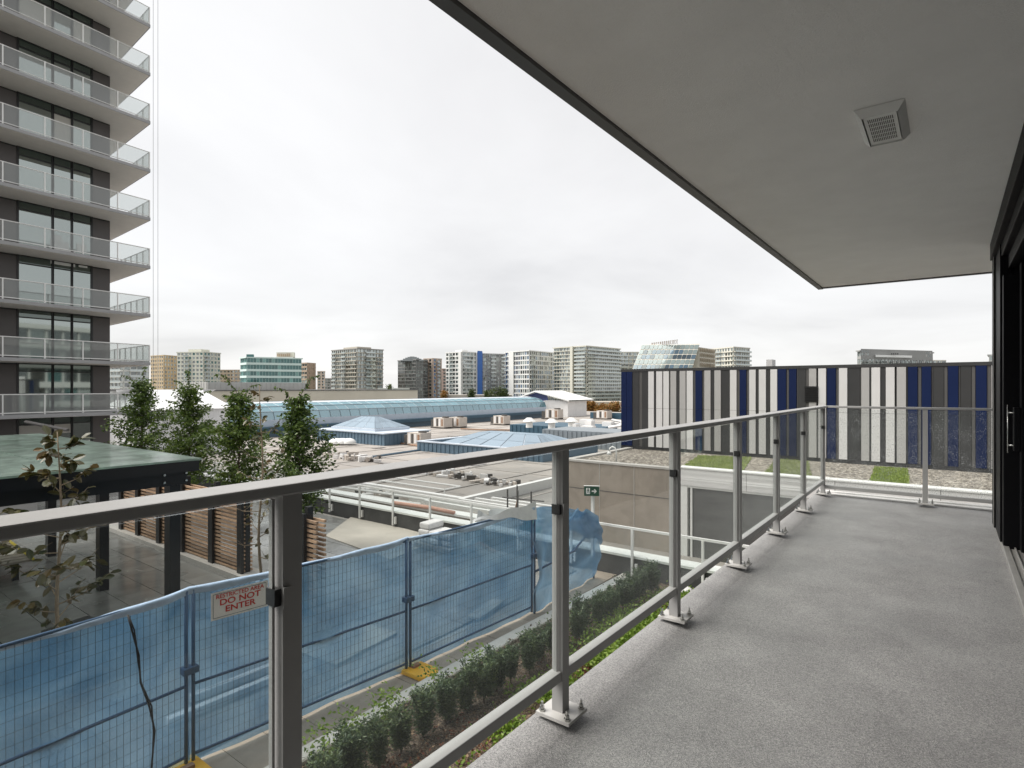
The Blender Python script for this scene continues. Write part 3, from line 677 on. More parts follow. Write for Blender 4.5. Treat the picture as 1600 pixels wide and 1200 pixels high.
# rooftop units
hv = thing('rooftop_unit', 'beige rooftop air handling unit beside the pyramid skylight box', 'air conditioner', (0, 0, 0), 'rooftop air units on the shopping centre')
b = MB(); b.box(-.9, .9, -.7, .7, .15, 1.25); b.build('casing', hvac_m, hv)
b = MB(); b.box(-1.5, -.92, -.55, .55, .2, 1.0); b.build('fan_box', hvac_d, hv)
b = MB(); b.box(.5, .75, -.72, -.701, .3, 1.1); b.build('side_panel', rust, hv)
for q in (-.75, -.35, .05): b = MB(); b.box(q, q+.3, -.72, -.701, .25, 1.15); b.build('door_panel', conc_w if q != -.35 else hvac_d, hv)
b = MB(); b.tube([(.45, 0, 1.25), (.45, 0, 1.4)], .4, 10); b.build('fan_cowl', hvac_d, hv)
b = MB(); b.box(-1.5, .95, -.6, -.45, 0, .148); b.box(-1.5, .95, .45, .6, 0, .148); b.build('skid', hvac_d, hv)
hs = [((655, 696), 0), ((692, 669), 0), ((715, 668), 0), ((784, 664), 0), ((866, 655), 0), ((944, 655), 0)]
hl = ['', 'beige rooftop unit left of a pair below the barrel skylight', 'beige rooftop unit right of a pair below the barrel skylight', 'beige rooftop unit between the barrel skylight and the blue enclosure', 'beige rooftop unit below the white domed hood', 'beige rooftop unit next to the striped wall']
for i, ((u, v), _) in enumerate(hs):
    p = onz(u, v, MR)
    if i == 0: hv.location = (*p, MR)
    else: clone_tree(hv, (*p, MR), hl[i], random.uniform(-.1, .1), [1, 1.15, 1.15, 1.1, 1.4, 1.2][i])
tn_src = thing('roof_vent', 'small white capped vent on the roof left of the rooftop units', 'vent', (*onz(634, 661, MR), MR), 'small vents on the shopping centre roof')
b = MB(); lo = tn_src.location
b.tube([(lo.x, lo.y, MR), (lo.x, lo.y, MR+.7)], .4, 10); b.build('stack', white_paint, tn_src); b = MB(); b.tube([(lo.x, lo.y, MR+.7), (lo.x, lo.y, MR+1.1)], [.75, .3], 10); b.build('cap', white_paint, tn_src)
for (u, v, lab) in ((827, 668, 'squat vent left on top of the dark blue plant enclosure'), (862, 670, 'squat vent right on top of the dark blue plant enclosure'), (893, 668, 'vent above the grey blue plant enclosure')):
    p = onz(u, v, MR+1.25); clone_tree(tn_src, (*p, MR+1.25), lab, 0, .95)
# pipework cluster on the enclosures
random.seed(21)
b = MB()
for q in range(26):
    x = random.uniform(-33, -20); y = random.uniform(52, 60); z = MR+1.2
    L_ = random.uniform(.6, 2.6)
    if q % 3: b.tube([(x, y, z+random.uniform(.1, .8)), (x+L_, y+random.uniform(-.5, .5), z+random.uniform(.1, .8))], random.uniform(.08, .2), 6)
    else: b.box(x, x+L_*.6, y, y+.8, z-.3, z+random.uniform(.2, .9))
stuff(one(b, 'rooftop_pipework', conc_w, 'tangle of pale ducts and pipes behind the grey blue plant enclosure', 'pipework'))
b = MB(); p = [onz(u, v, MR) for u, v in ((720, 671), (760, 673), (800, 673))]; b.tube([(*q, MR+.1) for q in p], .09, 6); one(b, 'roof_pipe', rust, 'rust coloured pipe crossing the roof below the rooftop units', 'pipe')
b = MB(); p = [onz(u, v, MR) for u, v in ((560, 682), (600, 690), (660, 699))]; b.tube([(*q, MR+.08) for q in p], .10, 6); one(b, 'roof_pipe', rust, 'rusty pipe running along the foot of the pyramid skylight box', 'pipe')
b = MB(); p = [onz(u, v, MR) for u, v in ((575, 716), (665, 703))]; b.tube([(*q, MR+.06) for q in p], .10, 6); one(b, 'roof_pipe', blue_clad, 'blue grey pipe crossing the pale roof in front of the skylights', 'pipe')
# small white domes
for i, u in enumerate((525, 535, 545)):
    p = onz(u, 695, MR); b = MB()
    for a in range(5):
        r0, r1 = .72*math.cos(a*.3), .72*math.cos((a+1)*.3)
        b.tube([(*p, MR+.15+.5*math.sin(a*.3)), (*p, MR+.15+.5*math.sin((a+1)*.3))], [r0, r1], 12, cap=False)
    one(b, 'dome_skylight', white_paint, ['left white acrylic dome of the three on the pale roof', 'middle white acrylic dome of the three on the pale roof', 'right white acrylic dome of the three on the pale roof'][i], 'skylight', 'white dome skylights', smooth=True)
# construction debris rows on the roof
random.seed(5)
def debris(name, u0, v0, u1, v1, n, label, cat):
    b = MB()
    for q in range(n):
        f = random.random(); p = onz(u0+(u1-u0)*f+random.uniform(-6, 6), v0+(v1-v0)*f+random.uniform(-4, 4), MR); s = random.uniform(.08, .28)
        a = random.uniform(0, 3); c_, s_ = math.cos(a)*s, math.sin(a)*s; l = random.uniform(.6, 2)
        b.prism([(p[0]+c_*l-s_*.5, p[1]+s_*l+c_*.5), (p[0]-c_*l-s_*.5, p[1]-s_*l+c_*.5), (p[0]-c_*l+s_*.5, p[1]-s_*l-c_*.5), (p[0]+c_*l+s_*.5, p[1]+s_*l-c_*.5)], MR+random.uniform(0, .1), MR+random.uniform(.12, .4), random.choice([0, 0, 1, 2, 2]))
    o = b.build(name, [conc_w, hvac_d, hvac_m]); stuff(o); tag(o, label, cat); return o
debris('roof_debris', 670, 738, 810, 762, 60, 'row of offcuts and blocks strewn along the pale roof behind the top rail', 'debris')
debris('roof_debris', 500, 712, 590, 720, 50, 'scatter of pipes and blocks on the roof right of the trees', 'debris')
debris('roof_debris', 560, 770, 640, 790, 30, 'loose blocks on the lower roof behind the courtyard guard', 'debris')
# ================================================================== NEIGHBOUR WITH STRIPED WALL
PY, SYW = 18.7, 24.0
RZ = -1.45
nb = thing('striped_building', 'neighbouring building with navy, grey and white striped panel wall and gravel roof', 'building', (-3, 24, RZ))
b = MB(); b.box(-11.45, 6, PY+.02, SYW+12, -15.9, RZ); b.build('base_block', darkwall, nb)
b = MB(); b.box(-11.5, -7.16, PY-.06, PY+.019, -15.9, -1.43); b.build('tan_wall', tanwall, nb)
b = MB(); b.box(-11.55, -7.16, PY-.09, PY+.22, -1.428, -1.36); b.build('coping', conc, nb)
for x in (-10.1, -8.75):
    b = MB(); b.box(x-.01, x+.01, PY-.072, PY-.061, -15.9, -1.43); b.build('wall_joint', conc, nb)
for z in (-2.4, -3.6, -4.8):
    b = MB(); b.box(-11.5, -7.16, PY-.068, PY-.0605, z-.012, z+.012); b.build('wall_joint', p_mid, nb)
b = MB(); b.box(-11.6, -11.32, PY+.221, SYW, RZ, -1.36); b.build('coping', conc, nb)
b = MB(); b.box(-7.155, 6, PY-.12, PY+.25, -1.88, -1.33); b.build('white_parapet', conc_w, nb)
b = MB(); b.box(-7.16, 6, PY-.15, PY+.28, -1.328, -1.29); b.build('coping', white_paint, nb)
for x in (-5.0, -2.6, -.2, 2.2):
    b = MB(); b.box(x-.006, x+.006, PY-.124, PY-.1201, -1.88, -1.33); b.build('wall_joint', p_mid, nb)
b = MB(); b.box(-7.155, -6.86, PY-.10, PY+.018, -15.9, -1.882); b.box(-6.76, -6.70, PY-.09, PY+.018, -15.9, -1.95); b.box(-6.86, 6, PY-.09, PY+.018, -1.949, -1.882); b.build('white_trim', white_paint, nb)
b = MB(); b.box(-6.70, 6, PY-.04, PY+.016, -15.9, -1.951); b.build('dark_panel', darkwall, nb)
b = MB(); b.box(-11.3, 6, PY+.26, SYW-.02, RZ+.002, RZ+.03); b.build('gravel_bed', gravel_m, nb)
def gpatch(us):
    return [onz(u, v, RZ+.05) for u, v in us]
patches = [[(1066, 731), (1092, 713), (1174, 716), (1160, 737)], [(1196, 739), (1214, 719), (1262, 722), (1268, 745)], [(1358, 756), (1368, 731), (1418, 734), (1419, 760)]]
gl_ = ['first', 'second', 'third']
for i, us in enumerate(patches):
    P = gpatch(us); b = MB(); b.prism(P, RZ+.031, RZ+.055); b.build('sedum_bed', sedum_base, nb)
    A = np.array(P); n = 4500
    uu, vv = rng.random(n), rng.random(n)
    pos2 = (1-uu)[:, None]*((1-vv)[:, None]*A[0]+vv[:, None]*A[1])+uu[:, None]*((1-vv)[:, None]*A[3]+vv[:, None]*A[2])
    pos = np.c_[pos2, np.full(n, RZ+.05)]; dd = np.c_[rng.normal(0, .5, (n, 2)), np.ones(n)]
    V, F = leaves(pos, dd, .09, .03); o = np_mesh('sedum', V, F, grass_m, nb); stuff(o)
# striped panels: x boundaries taken on the wall plane
seq4 = [(56,98,'n'),(98,143,'n'),(143,195,'c'),(195,218,'m'),(218,268,'c'),(268,313,'w'),(313,330,'c'),(330,378,'w'),(378,385,'b'),(385,430,'w'),(430,440,'b'),(440,487,'l'),(487,512,'c'),(512,560,'l'),(560,567,'b'),(567,617,'w'),(617,635,'m'),(635,688,'n'),(688,705,'m'),(705,755,'l'),(755,783,'c'),(783,835,'l'),(835,905,'c'),(905,958,'w'),(958,980,'m'),(980,1033,'n'),(1033,1055,'m'),(1055,1107,'w'),(1107,1130,'c'),(1130,1187,'w'),(1187,1220,'c'),(1220,1275,'w'),(1275,1345,'n'),(1345,1365,'m'),(1365,1425,'n'),(1425,1438,'m')]
seq5 = [(30,87,'c'),(87,107,'m'),(107,160,'l'),(160,172,'b'),(172,228,'w'),(228,233,'b'),(233,295,'n'),(295,315,'m'),(315,375,'w'),(375,463,'c'),(463,470,'m'),(470,528,'l'),(528,540,'c'),(540,603,'w'),(603,640,'c'),(640,703,'w'),(703,716,'b'),(716,782,'l'),(782,793,'c'),(793,862,'n'),(862,888,'m'),(888,957,'n'),(957,968,'m'),(968,1045,'c'),(1045,1070,'m'),(1070,1145,'n'),(1145,1158,'m'),(1158,1235,'c'),(1235,1263,'m'),(1263,1342,'n'),(1342,1373,'m'),(1373,1430,'w'),(1430,1500,'c'),(1500,1590,'l')]
stripes = [(960+a/5, 960+c/5, k) for a, c, k in seq4]+[(1240+a*.225, 1240+c*.225, k) for a, c, k in seq5]
ztop = 1.3+ .0299*SYW; zbot = RZ+.17; zmid = zbot+(ztop-zbot)*.51
xl = onY(stripes[0][0], SYW); xr = onY(stripes[-1][1], SYW)
b = MB(); b.box(xl, xr+4, SYW+.02, SYW+.5, RZ, ztop); b.build('panel_backing', p_back, nb)
b = MB(); b.box(xl-.03, xr+4, SYW-.05, SYW+.53, ztop+.001, ztop+.12); b.build('cap_flashing', p_char, nb)
b = MB(); b.box(xl-.01, xr+4, SYW-.03, SYW+.019, RZ+.031, zbot-.003); b.build('base_flashing', p_char, nb)
pmats = dict(n=navy, c=p_char, m=p_mid, l=p_lgt, w=p_wht)
pdep = dict(n=.035, c=.015, m=.0, l=.035, w=.04)
lv0, lv1 = onY(1258, SYW), onY(1279, SYW); lz0, lz1 = zat(626, 24.3), zat(604, 24.3)
for a, c, k in stripes:
    if k == 'b': continue
    xa, xb = onY(a, SYW), onY(c, SYW); dp = pdep[k]
    for (za_, zb_) in ((zbot, zmid-.005), (zmid+.005, ztop-.004)):
        b = MB(); b.box(xa+.006, xb-.006, SYW-.02-dp, SYW+.018, za_, zb_); b.build('panel', pmats[k], nb)
lvn = MB()
for k in range(9):
    z = lz0+(lz1-lz0)*(k+.3)/9; lvn.q([(lv0, SYW-.10, z), (lv1, SYW-.10, z), (lv1, SYW-.075, z+.05), (lv0, SYW-.075, z+.05)])
b = MB(); b.box(lv0, lv1, SYW-.075, SYW-.065, lz0, lz1); f_ = b.build('louvre', alu_dark, nb); lvn.build('louvre_blade', mat('louvre_black', (.02, .02, .02), .95, spec=.1), f_)
b = MB(); b.box(onY(1201, 26), onY(1210, 26), 25.6, 26.2, ztop, zat(568, 28)); one(b, 'roof_cowl', conc_w, 'small pale cowl poking above the striped wall', 'vent')
# gooseneck vent pipe at roof edge
b = MB(); p = onz(963, 724, RZ); pts = [(*p, RZ), (*p, RZ+.45), (p[0]-.05, p[1], RZ+.56), (p[0]-.16, p[1]-.02, RZ+.6), (p[0]-.25, p[1]-.03, RZ+.52), (p[0]-.27, p[1]-.03, RZ+.42)]
b.tube(pts, .03, 8); b.tube([pts[-1], (pts[-1][0], pts[-1][1], RZ+.30)], [.05, .11], 10); one(b, 'gooseneck_lamp', white_paint, 'small white gooseneck lamp on the edge of the gravel roof', 'lamp', smooth=True)
# ================================================================== EXIT SIGN on its pole
ex = thing('exit_sign', 'green emergency exit sign with running figure and white arrow on a white pole', 'sign', (*at(924, 12.2), GZ))
p = at(926, 12.15); exz = zat(767, 12.1)
b = MB(); b.box(p[0]-.03, p[0]+.03, p[1]-.02, p[1]+.03, GZ+.4, exz-.02); b.build('pole', white_paint, ex)
f = Vector((-p[0], -p[1], 0)).normalized(); rt = Vector((-f.y, f.x, 0))
pc = Vector((p[0], p[1], exz))+f*.07-rt*.02
# gentle turn like the photograph's sign: faces the balcony
def sbox(mb, a, c, z0, z1, d0, d1, m=0):
    P = [pc+rt*a+f*d0, pc+rt*c+f*d0, pc+rt*c+f*d1, pc+rt*a+f*d1]; mb.prism([(q.x, q.y) for q in P], exz+z0, exz+z1, m)
def spoly(mb, pts, d, m=0):
    mb.q([pc+rt*x+f*d+Vector((0, 0, z)) for x, z in pts], m)
b = MB(); sbox(b, -.155, .155, -.10, .10, -.02, .02); b.build('board', exit_green, ex, bevel=.004)
b = MB(); sbox(b, -.163, .163, .10, .112, -.024, .024); b.build('board_edge', white_paint, ex)
b = MB(); d_ = .0215
spoly(b, [(-.115, -.06), (-.035, -.06), (-.035, .065), (-.115, .065)], d_); b.build('door_symbol', sign_w, ex)
b = MB(); d_ = .0225
spoly(b, [(-.072+.016*math.cos(a*.785), .042+.016*math.sin(a*.785)) for a in range(8)], d_)
spoly(b, [(-.085, .025), (-.06, .022), (-.063, -.012), (-.085, -.008)], d_); spoly(b, [(-.06, .02), (-.04, .0), (-.045, -.006), (-.062, .008)], d_)
spoly(b, [(-.085, .022), (-.105, .005), (-.1, -.003), (-.083, .010)], d_); spoly(b, [(-.07, -.012), (-.045, -.028), (-.05, -.052), (-.058, -.052), (-.056, -.032), (-.08, -.015)], d_)
spoly(b, [(-.085, -.01), (-.08, -.03), (-.102, -.05), (-.108, -.044), (-.092, -.028), (-.092, -.01)], d_); b.build('running_figure', exit_green, ex)
b = MB(); d_ = .0215
spoly(b, [(.0, -.012), (.065, -.012), (.065, .012), (.0, .012)], d_); spoly(b, [(.105, 0), (.062, .045), (.045, .036), (.075, 0), (.045, -.036), (.062, -.045)], d_); b.build('arrow', sign_w, ex)
b = MB(); b.tube([(p[0]+.02, p[1]-.04, GZ+.98), (p[0]+.05, p[1]-.06, GZ+1.1), (p[0]-.02, p[1]-.05, GZ+1.13)], .012, 6); one(b, 'red_tie', red, 'scrap of red tape tied round the exit sign pole', 'tape')
# pallet of pavers / bags by the parapet
pb = thing('material_stack', 'stack of pale bagged materials on a pallet beside the parapet', 'pallet', (-9.9, 10.4, GZ))
b = MB(); b.box(-10.5, -9.3, 9.95, 10.75, GZ+.01, GZ+.12); b.build('pallet', wood_old, pb)
for q in range(7):
    random.seed(q); x = -10.45+(q % 3)*.36; z = GZ+.125+(q//3)*.16
    b = MB(); b.box(x, x+.34, 10.0+random.uniform(0, .08), 10.6, z, z+.15); b.build('bag', conc_w, pb, bevel=.04)
b = MB(); b.tube([(-9.2, 10.5, GZ+.05), (-8.7, 10.3, GZ+.3), (-8.4, 10.5, GZ+.1)], .05, 8); one(b, 'timber_offcut', rust, 'brown timber offcut lying next to the material stack', 'timber')
# ================================================================== CONSTRUCTION FENCE
Q = [(-6.0, -2.9), (-6.05, 0.0), (-6.22, 2.77), (-5.92, 5.50), (-5.74, 8.22)]
FH = 1.83
flab = ['', 'blue screened fence panel at the left edge with the cable', 'blue screened fence panel carrying the restricted area sign', 'blue screened fence panel in the middle between the two railing posts', '']
def fence_panel(A, B, label, sag, seed):
    random.seed(seed)
    A = Vector((*A, GZ)); B = Vector((*B, GZ)); t = (B-A).normalized(); n = Vector((t.y, -t.x, 0)); L_ = (B-A).length
    if n.x < 0: n = -n                      # n points towards the balcony
    root = thing('temporary_fence', label, 'fence', A, 'temporary fence panels along the footpath')
    e = .035
    a, c = A+t*e, B-t*e
    for q in (a, c):
        b = MB(); b.tube([q+Vector((0, 0, .05)), q+Vector((0, 0, FH))], .019, 8); b.build('upright', fence_steel, root, True)
    for z, nm in ((.14, 'bottom_bar'), (.86, 'middle_bar'), (FH-.02, 'top_bar')):
        b = MB(); b.tube([a+Vector((0, 0, z)), c+Vector((0, 0, z))], .016, 8); b.build(nm, fence_steel, root, True)
    b = MB(); nv = int(L_/.058); w_ = .0014
    for k in range(1, nv):
        p_ = a.lerp(c, k/nv)+n*.004; b.box(p_.x-w_, p_.x+w_, p_.y-w_, p_.y+w_, GZ+.14, GZ+FH-.02)
    for k in range(1, 16):
        z = .14+(FH-.16)*k/16; b.tube([a+n*.008+Vector((0, 0, z)), c+n*.008+Vector((0, 0, z))], .0014, 4)
    stuff(b.build('wire_mesh', wire_m, root))
    ph = random.uniform(0, 6)
    def scr(i, j):
        bow = .035*math.sin(math.pi*j)*math.sin(i*7+ph)+.012*math.sin(i*23+j*9+ph)+.010*math.sin(i*11-j*17+ph)
        top = FH+.01-sag*math.sin(math.pi*i)*1.0+.003*math.sin(i*19+ph)
        z = .03+(top-.03)*j
        return a.lerp(c, -.018+1.036*i)-n*(.035+bow)+Vector((0, 0, z))
    b = MB(); b.grid(scr, 60, 24); b.build('mesh_screen', tarp_m, root, True)
    def fold(i, j):
        p_ = scr(i, 1.0); ang = math.pi*1.15*j
        hang = .045+.02*math.sin(i*9+ph)
        if j <= .5: return p_+n*(.07*j*1.6)+Vector((0, 0, .014*math.sin(math.pi*j*2)+.006))
        return p_+n*.056-n*.004*math.sin(i*60)+Vector((0, 0, .006-(j-.5)*2*hang))
    b = MB(); b.grid(fold, 60, 6); b.build('folded_edge', tarp_edge, root, True)
    return root
fps = []
for i in range(4):
    fps.append(fence_panel(Q[i], Q[i+1], ['blue screened fence panel running out of frame at the lower left', 'blue screened fence panel at the left edge hung with a black cable', 'blue screened fence panel carrying the restricted area sign', 'blue screened fence panel just left of the wrapped end'][i], [.02, .05, .03, .06][i], 30+i))
for i in range(1, 5):
    cb = MB(); x, y = Q[i]; cb.box(x-.05, x+.05, y-.075, y+.075, GZ+.98, GZ+1.05)
    one(cb, 'pipe_clamp', fence_steel, ['clamp joining the two fence panels at far left', 'clamp on the fence joint left of the white sign', 'clamp on the fence joint above the yellow foot', 'clamp on the fence joint beside the wrapped tarp'][i-1], 'clamp', 'clamps joining the fence panels', bevel=.006)
# white sheet along top of the last panel
b = MB(); A = Vector((*Q[4], GZ)); B0 = Vector((*Q[3], GZ))
b.grid(lambda i, j: B0.lerp(A, .45+.57*i)+Vector((.015+.03*j, 0, FH+.05-(.02+.30*i**1.5)*j+.02*math.sin(i*14)+.05*i)), 20, 6)
one(b, 'white_sheet', tarp_white, 'white sheet draped over the top of the last fence panel', 'sheet', smooth=True)
# drooping wrapped end of the screen
we = thing('wrapped_fence_end', 'bunched blue tarp sagging over the end of the fence beside the exit sign pole', 'tarp', (*Q[4], GZ))
E = Vector((-5.83, 10.55, GZ)); A = Vector((*Q[4], GZ))
random.seed(4)
def wrap(i, j):
    p_ = A.lerp(E, i); top = FH*(1-.10*i)-.42*i**2
    z = .02+(top-.02)*j
    wv = .10*math.sin(i*8+j*4)*math.sin(math.pi*min(1, j*1.1))+.03*math.sin(i*19-j*11)+.014*math.sin(j*23+i*5)
    return p_+Vector((wv+.18*math.sin(math.pi*j)*i, -.10*i*math.sin(j*6), z))
b = MB(); b.grid(wrap, 40, 30); b.build('mesh_screen', tarp_m, we, True)
b = MB(); b.grid(lambda i, j: A.lerp(E, .25+.75*i)+Vector((.09+.10*math.sin(i*6+j*3)+.02*math.sin(j*15+i*20), 0, FH*.90-.32*i**2-.55*j*(.6+.5*i)+.04*math.sin(i*17))), 26, 16); b.build('folded_flap', tarp_m, we, True)
for q, zz in ((.985, 1.25), (.02, FH)):
    p_ = A.lerp(E, q); b = MB(); b.tube([p_, p_+Vector((0, 0, zz))], .019, 8); b.build('upright', fence_steel, we, True)
b = MB(); b.tube([A+Vector((.05, 0, .75)), A.lerp(E, .5)+Vector((.16, 0, .85)), E+Vector((.05, 0, 1.15))], .02, 8); b.build('brace', fence_steel, we, True)
# sign on the fence
t = (Vector(Q[3])-Vector(Q[2])).normalized(); SL = thing('restricted_area_sign', 'white rectangular sign reading restricted area do not enter in red', 'sign', (*Q[2], GZ))
nn = Vector((t.y, -t.x)); nn = nn if nn.x > 0 else -nn
sA = onX(349, -6.05); sB = onX(349, -6.05)
def sgn(s_, z, o_): return (Q[2][0]+t.x*s_+nn.x*o_, Q[2][1]+t.y*s_+nn.y*o_, z)
s0_ = .20; s1_ = .80; zt_ = GZ+FH-.085; zb_ = zt_-.29
tilt = .0
b = MB(); b.q([sgn(s0_, zb_, .020), sgn(s1_, zb_, .020), sgn(s1_, zt_, .020), sgn(s0_, zt_, .020)]); b.q([sgn(s0_, zb_, .016), sgn(s1_, zb_, .016), sgn(s1_, zt_, .016), sgn(s0_, zt_, .016)])
for (a_, c_) in (((s0_, zb_), (s1_, zb_)), ((s1_, zb_), (s1_, zt_)), ((s1_, zt_), (s0_, zt_)), ((s0_, zt_), (s0_, zb_))):
    b.q([sgn(*a_, .016), sgn(*c_, .016), sgn(*c_, .020), sgn(*a_, .020)])
b.build('board', sign_w, SL)
b = MB(); i0, i1, j0, j1, lw = s0_+.018, s1_-.018, zb_+.018, zt_-.018, .005
for (a0, a1, b0, b1) in ((i0, i1, j0, j0+lw), (i0, i1, j1-lw, j1), (i0, i0+lw, j0, j1), (i1-lw, i1, j0, j1)):
    b.q([sgn(a0, b0, .0215), sgn(a1, b0, .0215), sgn(a1, b1, .0215), sgn(a0, b1, .0215)])
b.build('border', mat('sign_border', (.05, .11, .14), .5), SL)
def letters(txt, size, s_, z, parent, m, o_=.0225, xs=1.0, bold=.0):
    cu = bpy.data.curves.new('lettering', 'FONT'); cu.body = txt; cu.size = size; cu.align_x = 'CENTER'; cu.align_y = 'CENTER'; cu.offset = bold; cu.extrude = .0006
    ob = bpy.data.objects.new('lettering_tmp', cu); COL.objects.link(ob)
    dg = bpy.context.evaluated_depsgraph_get(); me = bpy.data.meshes.new_from_object(ob.evaluated_get(dg)); bpy.data.objects.remove(ob); me.name = 'lettering'
    me.materials.clear(); me.materials.append(m)
    for v_ in me.vertices:
        x, y, z_ = v_.co; p_ = Vector(sgn(s_+x*xs, z+y, o_+z_))-wloc(parent); v_.co = p_
    o = bpy.data.objects.new('lettering', me); COL.objects.link(o); o.parent = parent; return o
sc_ = (s0_+s1_)/2
letters('RESTRICTED AREA', .060, sc_, zt_-.052, SL, red, xs=1.02, bold=.0008)
letters('DO NOT', .088, sc_, zt_-.120, SL, red, xs=1.22, bold=.0016)
letters('ENTER', .088, sc_, zt_-.200, SL, red, xs=1.22, bold=.0016)
# yellow fence foot, others
def foot(x, y, lab, wd=.30, ln=.52):
    f_ = thing('weighted_base', lab, 'fence foot', (x, y, GZ), 'plastic feet under the fence joints')
    b = MB(); b.prism([(x-.30, y-.18), (x+.20, y-.17), (x+.30, y-.05), (x+.30, y+.08), (x+.2, y+.17), (x-.3, y+.17)], GZ+.005, GZ+.075); b.build('block', yellow, f_, bevel=.02)
    b = MB(); b.box(x-.09, x-.03, y-.06, y+.06, GZ+.076, GZ+.11); b.build('socket', rust, f_)
foot(-5.80, 5.58, 'orange yellow plastic fence foot on the brown footpath'); foot(-6.05, 2.70, 'yellow plastic fence foot behind the fence left of the sign')
b = MB(); xx = -5.98
pts = [(xx+.01, 2.12, GZ+1.84), (xx+.05, 2.14, GZ+1.7), (xx+.04, 2.2, GZ+1.45), (xx+.05, 2.21, GZ+1.2), (xx+.06, 2.28, GZ+.95), (xx+.05, 2.33, GZ+.7), (xx+.05, 2.3, GZ+.35), (xx+.05, 2.34, GZ+.05)]
b.tube(pts, .0085, 8); b.tube([(p[0]+.012, p[1]+.018*math.sin(i*2.1), p[2]) for i, p in enumerate(pts)], .007, 8)
one(b, 'cable', cable_m, 'pair of black cables hanging over the left fence panel', 'cable', smooth=True)
# clutter behind the screens
def bit(name, m, u, v, lx, ly, h, lab, cat, rot=0.0):
    p = onz(u, v, GZ); b = MB(); c_, s_ = math.cos(rot), math.sin(rot)
    P = [(p[0]+a*c_-d*s_, p[1]+a*s_+d*c_) for a, d in ((-lx/2, -ly/2), (lx/2, -ly/2), (lx/2, ly/2), (-lx/2, ly/2))]
    b.prism(P, GZ+.012, GZ+.012+h); return one(b, name, m, lab, cat, bevel=min(.01, h*.3))
bit('plywood_sheet', beige_dry, 545, 1005, .85, 1.25, .03, 'pale board lying behind the blue screen near the fence foot', 'board', .1)
bit('white_tube', conc_w, 390, 1062, .10, 1.5, .09, 'upper white tube lying behind the blue screen', 'tube', -.04)
bit('white_tube', conc_w, 375, 1088, .10, 1.7, .09, 'lower white tube lying behind the blue screen', 'tube', -.02)
bit('timber_board', beige_dry, 760, 955, .25, .9, .05, 'short timber board behind the blue screen', 'board', .2)
bit('timber_board', beige_dry, 120, 1065, .2, .7, .05, 'small pale board behind the left fence panel', 'board', .1)
bit('planter_box', p_char, 118, 1040, .5, .6, .55, 'dark box standing behind the left fence panel', 'box', .2)
# ================================================================== PERGOLA, SCREENS
pg = thing('pergola', 'black steel pergola with wet green glass roof in the courtyard', 'pergola', (-14, 2, GZ))
rz = zat(718, 9.3)
x0, x1 = -18.3, -9.75; y1 = 4.55
ys = [y1-1.75*k for k in range(7)]
for i in range(6):
    for j in range(2):
        xa = x0+(x1-x0)*j/2; xb = x0+(x1-x0)*(j+1)/2
        b = MB(); b.box(xa+.012, xb-.012, ys[i+1]+.012, ys[i]-.012, rz-.03, rz); b.build('roof_panel', teal, pg)
b = MB(); b.box(x1-.12, x1-.02, -6, y1-.05, rz-.20, rz-.032); b.build('fascia_beam', blk_steel, pg)
b = MB(); b.box(x1-.42, x1-.22, -6, y1-.15, rz-.42, rz-.205); b.build('lower_beam', blk_steel, pg)
b = MB(); b.box(x0+.3, x0+.5, -6, y1-.15, rz-.42, rz-.205); b.build('lower_beam', blk_steel, pg)
for y in (4.2, 1.2, -1.8):
    b = MB(); b.box(x0+.1, x1-.13, y-.05, y+.05, rz-.19, rz-.034); b.build('cross_beam', blk_steel, pg)
pc0 = None
for (X, Y) in ((-10.08, 4.22), (-13.1, 4.22), (-16.7, 4.35), (-10.08, -1.6), (-13.1, -1.6), (-16.7, -1.6)):
    b = MB(); b.box(X-.10, X+.10, Y-.08, Y+.08, GZ, rz-.425 if X > -11 else rz-.195); b.build('post', blk_steel, pg)
b = MB()
for y in (4.05, 4.38):
    for z in (rz-.12, rz-.24, rz-.36): b.tube([(x1-.2, y, z), (x1-.19, y, z)], .018, 8)
b.build('bolt', steel, pg)
b = MB(); b.tube([(*at(40, 18.6), zat(659, 18.6)), (*at(106, 18.0), zat(672, 18.0))], .05, 6); one(b, 'loose_pole', p_mid, 'thin grey pole leaning across the far side of the pergola roof', 'pole')
# wood screens
def screen(xa, xb, Y, h, label, posts, pitch=.082, sl_h=.042):
    r_ = thing('slat_screen', label, 'screen', (xa, Y, GZ), 'horizontal cedar slat screens in the courtyard')
    n = int(h/pitch); first = None
    for sgn_ in (0, 1):
        for k in range(n):
            z = GZ+.12+k*pitch
            if first is None:
                b = MB(); b.box(xa, xb, Y-.10, Y-.055, GZ+.12, GZ+.12+sl_h); first = b.build('slat', wood, r_)
            else: inst(first, r_, (random.uniform(-.01, .01), .155 if sgn_ else 0, z-(GZ+.12)))
    for x in posts:
        b = MB(); b.box(x-.05, x+.05, Y-.05, Y+.05, GZ, GZ+h+.22); b.build('post', blk_steel, r_)
        b = MB(); b.box(x-.09, x+.09, Y-.16, Y-.105, GZ, GZ+h+.12); b.build('front_post', blk_steel, r_)
    return r_
xs = [onY(u, 6.3) for u in (196, 222, 255, 291, 337, 388)]
for i in range(5):
    screen(xs[i]+.02, xs[i+1]-.02, 6.3, 1.62, ['cedar slat screen at the far left end of the row under the pergola', 'cedar slat screen second from the far end of the row', 'cedar slat screen in the middle of the row behind the pergola post', 'cedar slat screen second from the near end of the row', 'cedar slat screen at the near end of the long row left of the railing post'][i], [xs[i]+.07, xs[i+1]-.07] if i == 4 else [xs[i]+.07])
screen(-9.75, -8.55, 5.95, 1.62, 'separate cedar slat screen seen end on right of the near railing post', [-9.5, -8.9])
b = MB(); b.box(-21, -10.6, 6.05, 6.55, GZ, GZ+.10); struct(b.build('screen_kerb', conc))
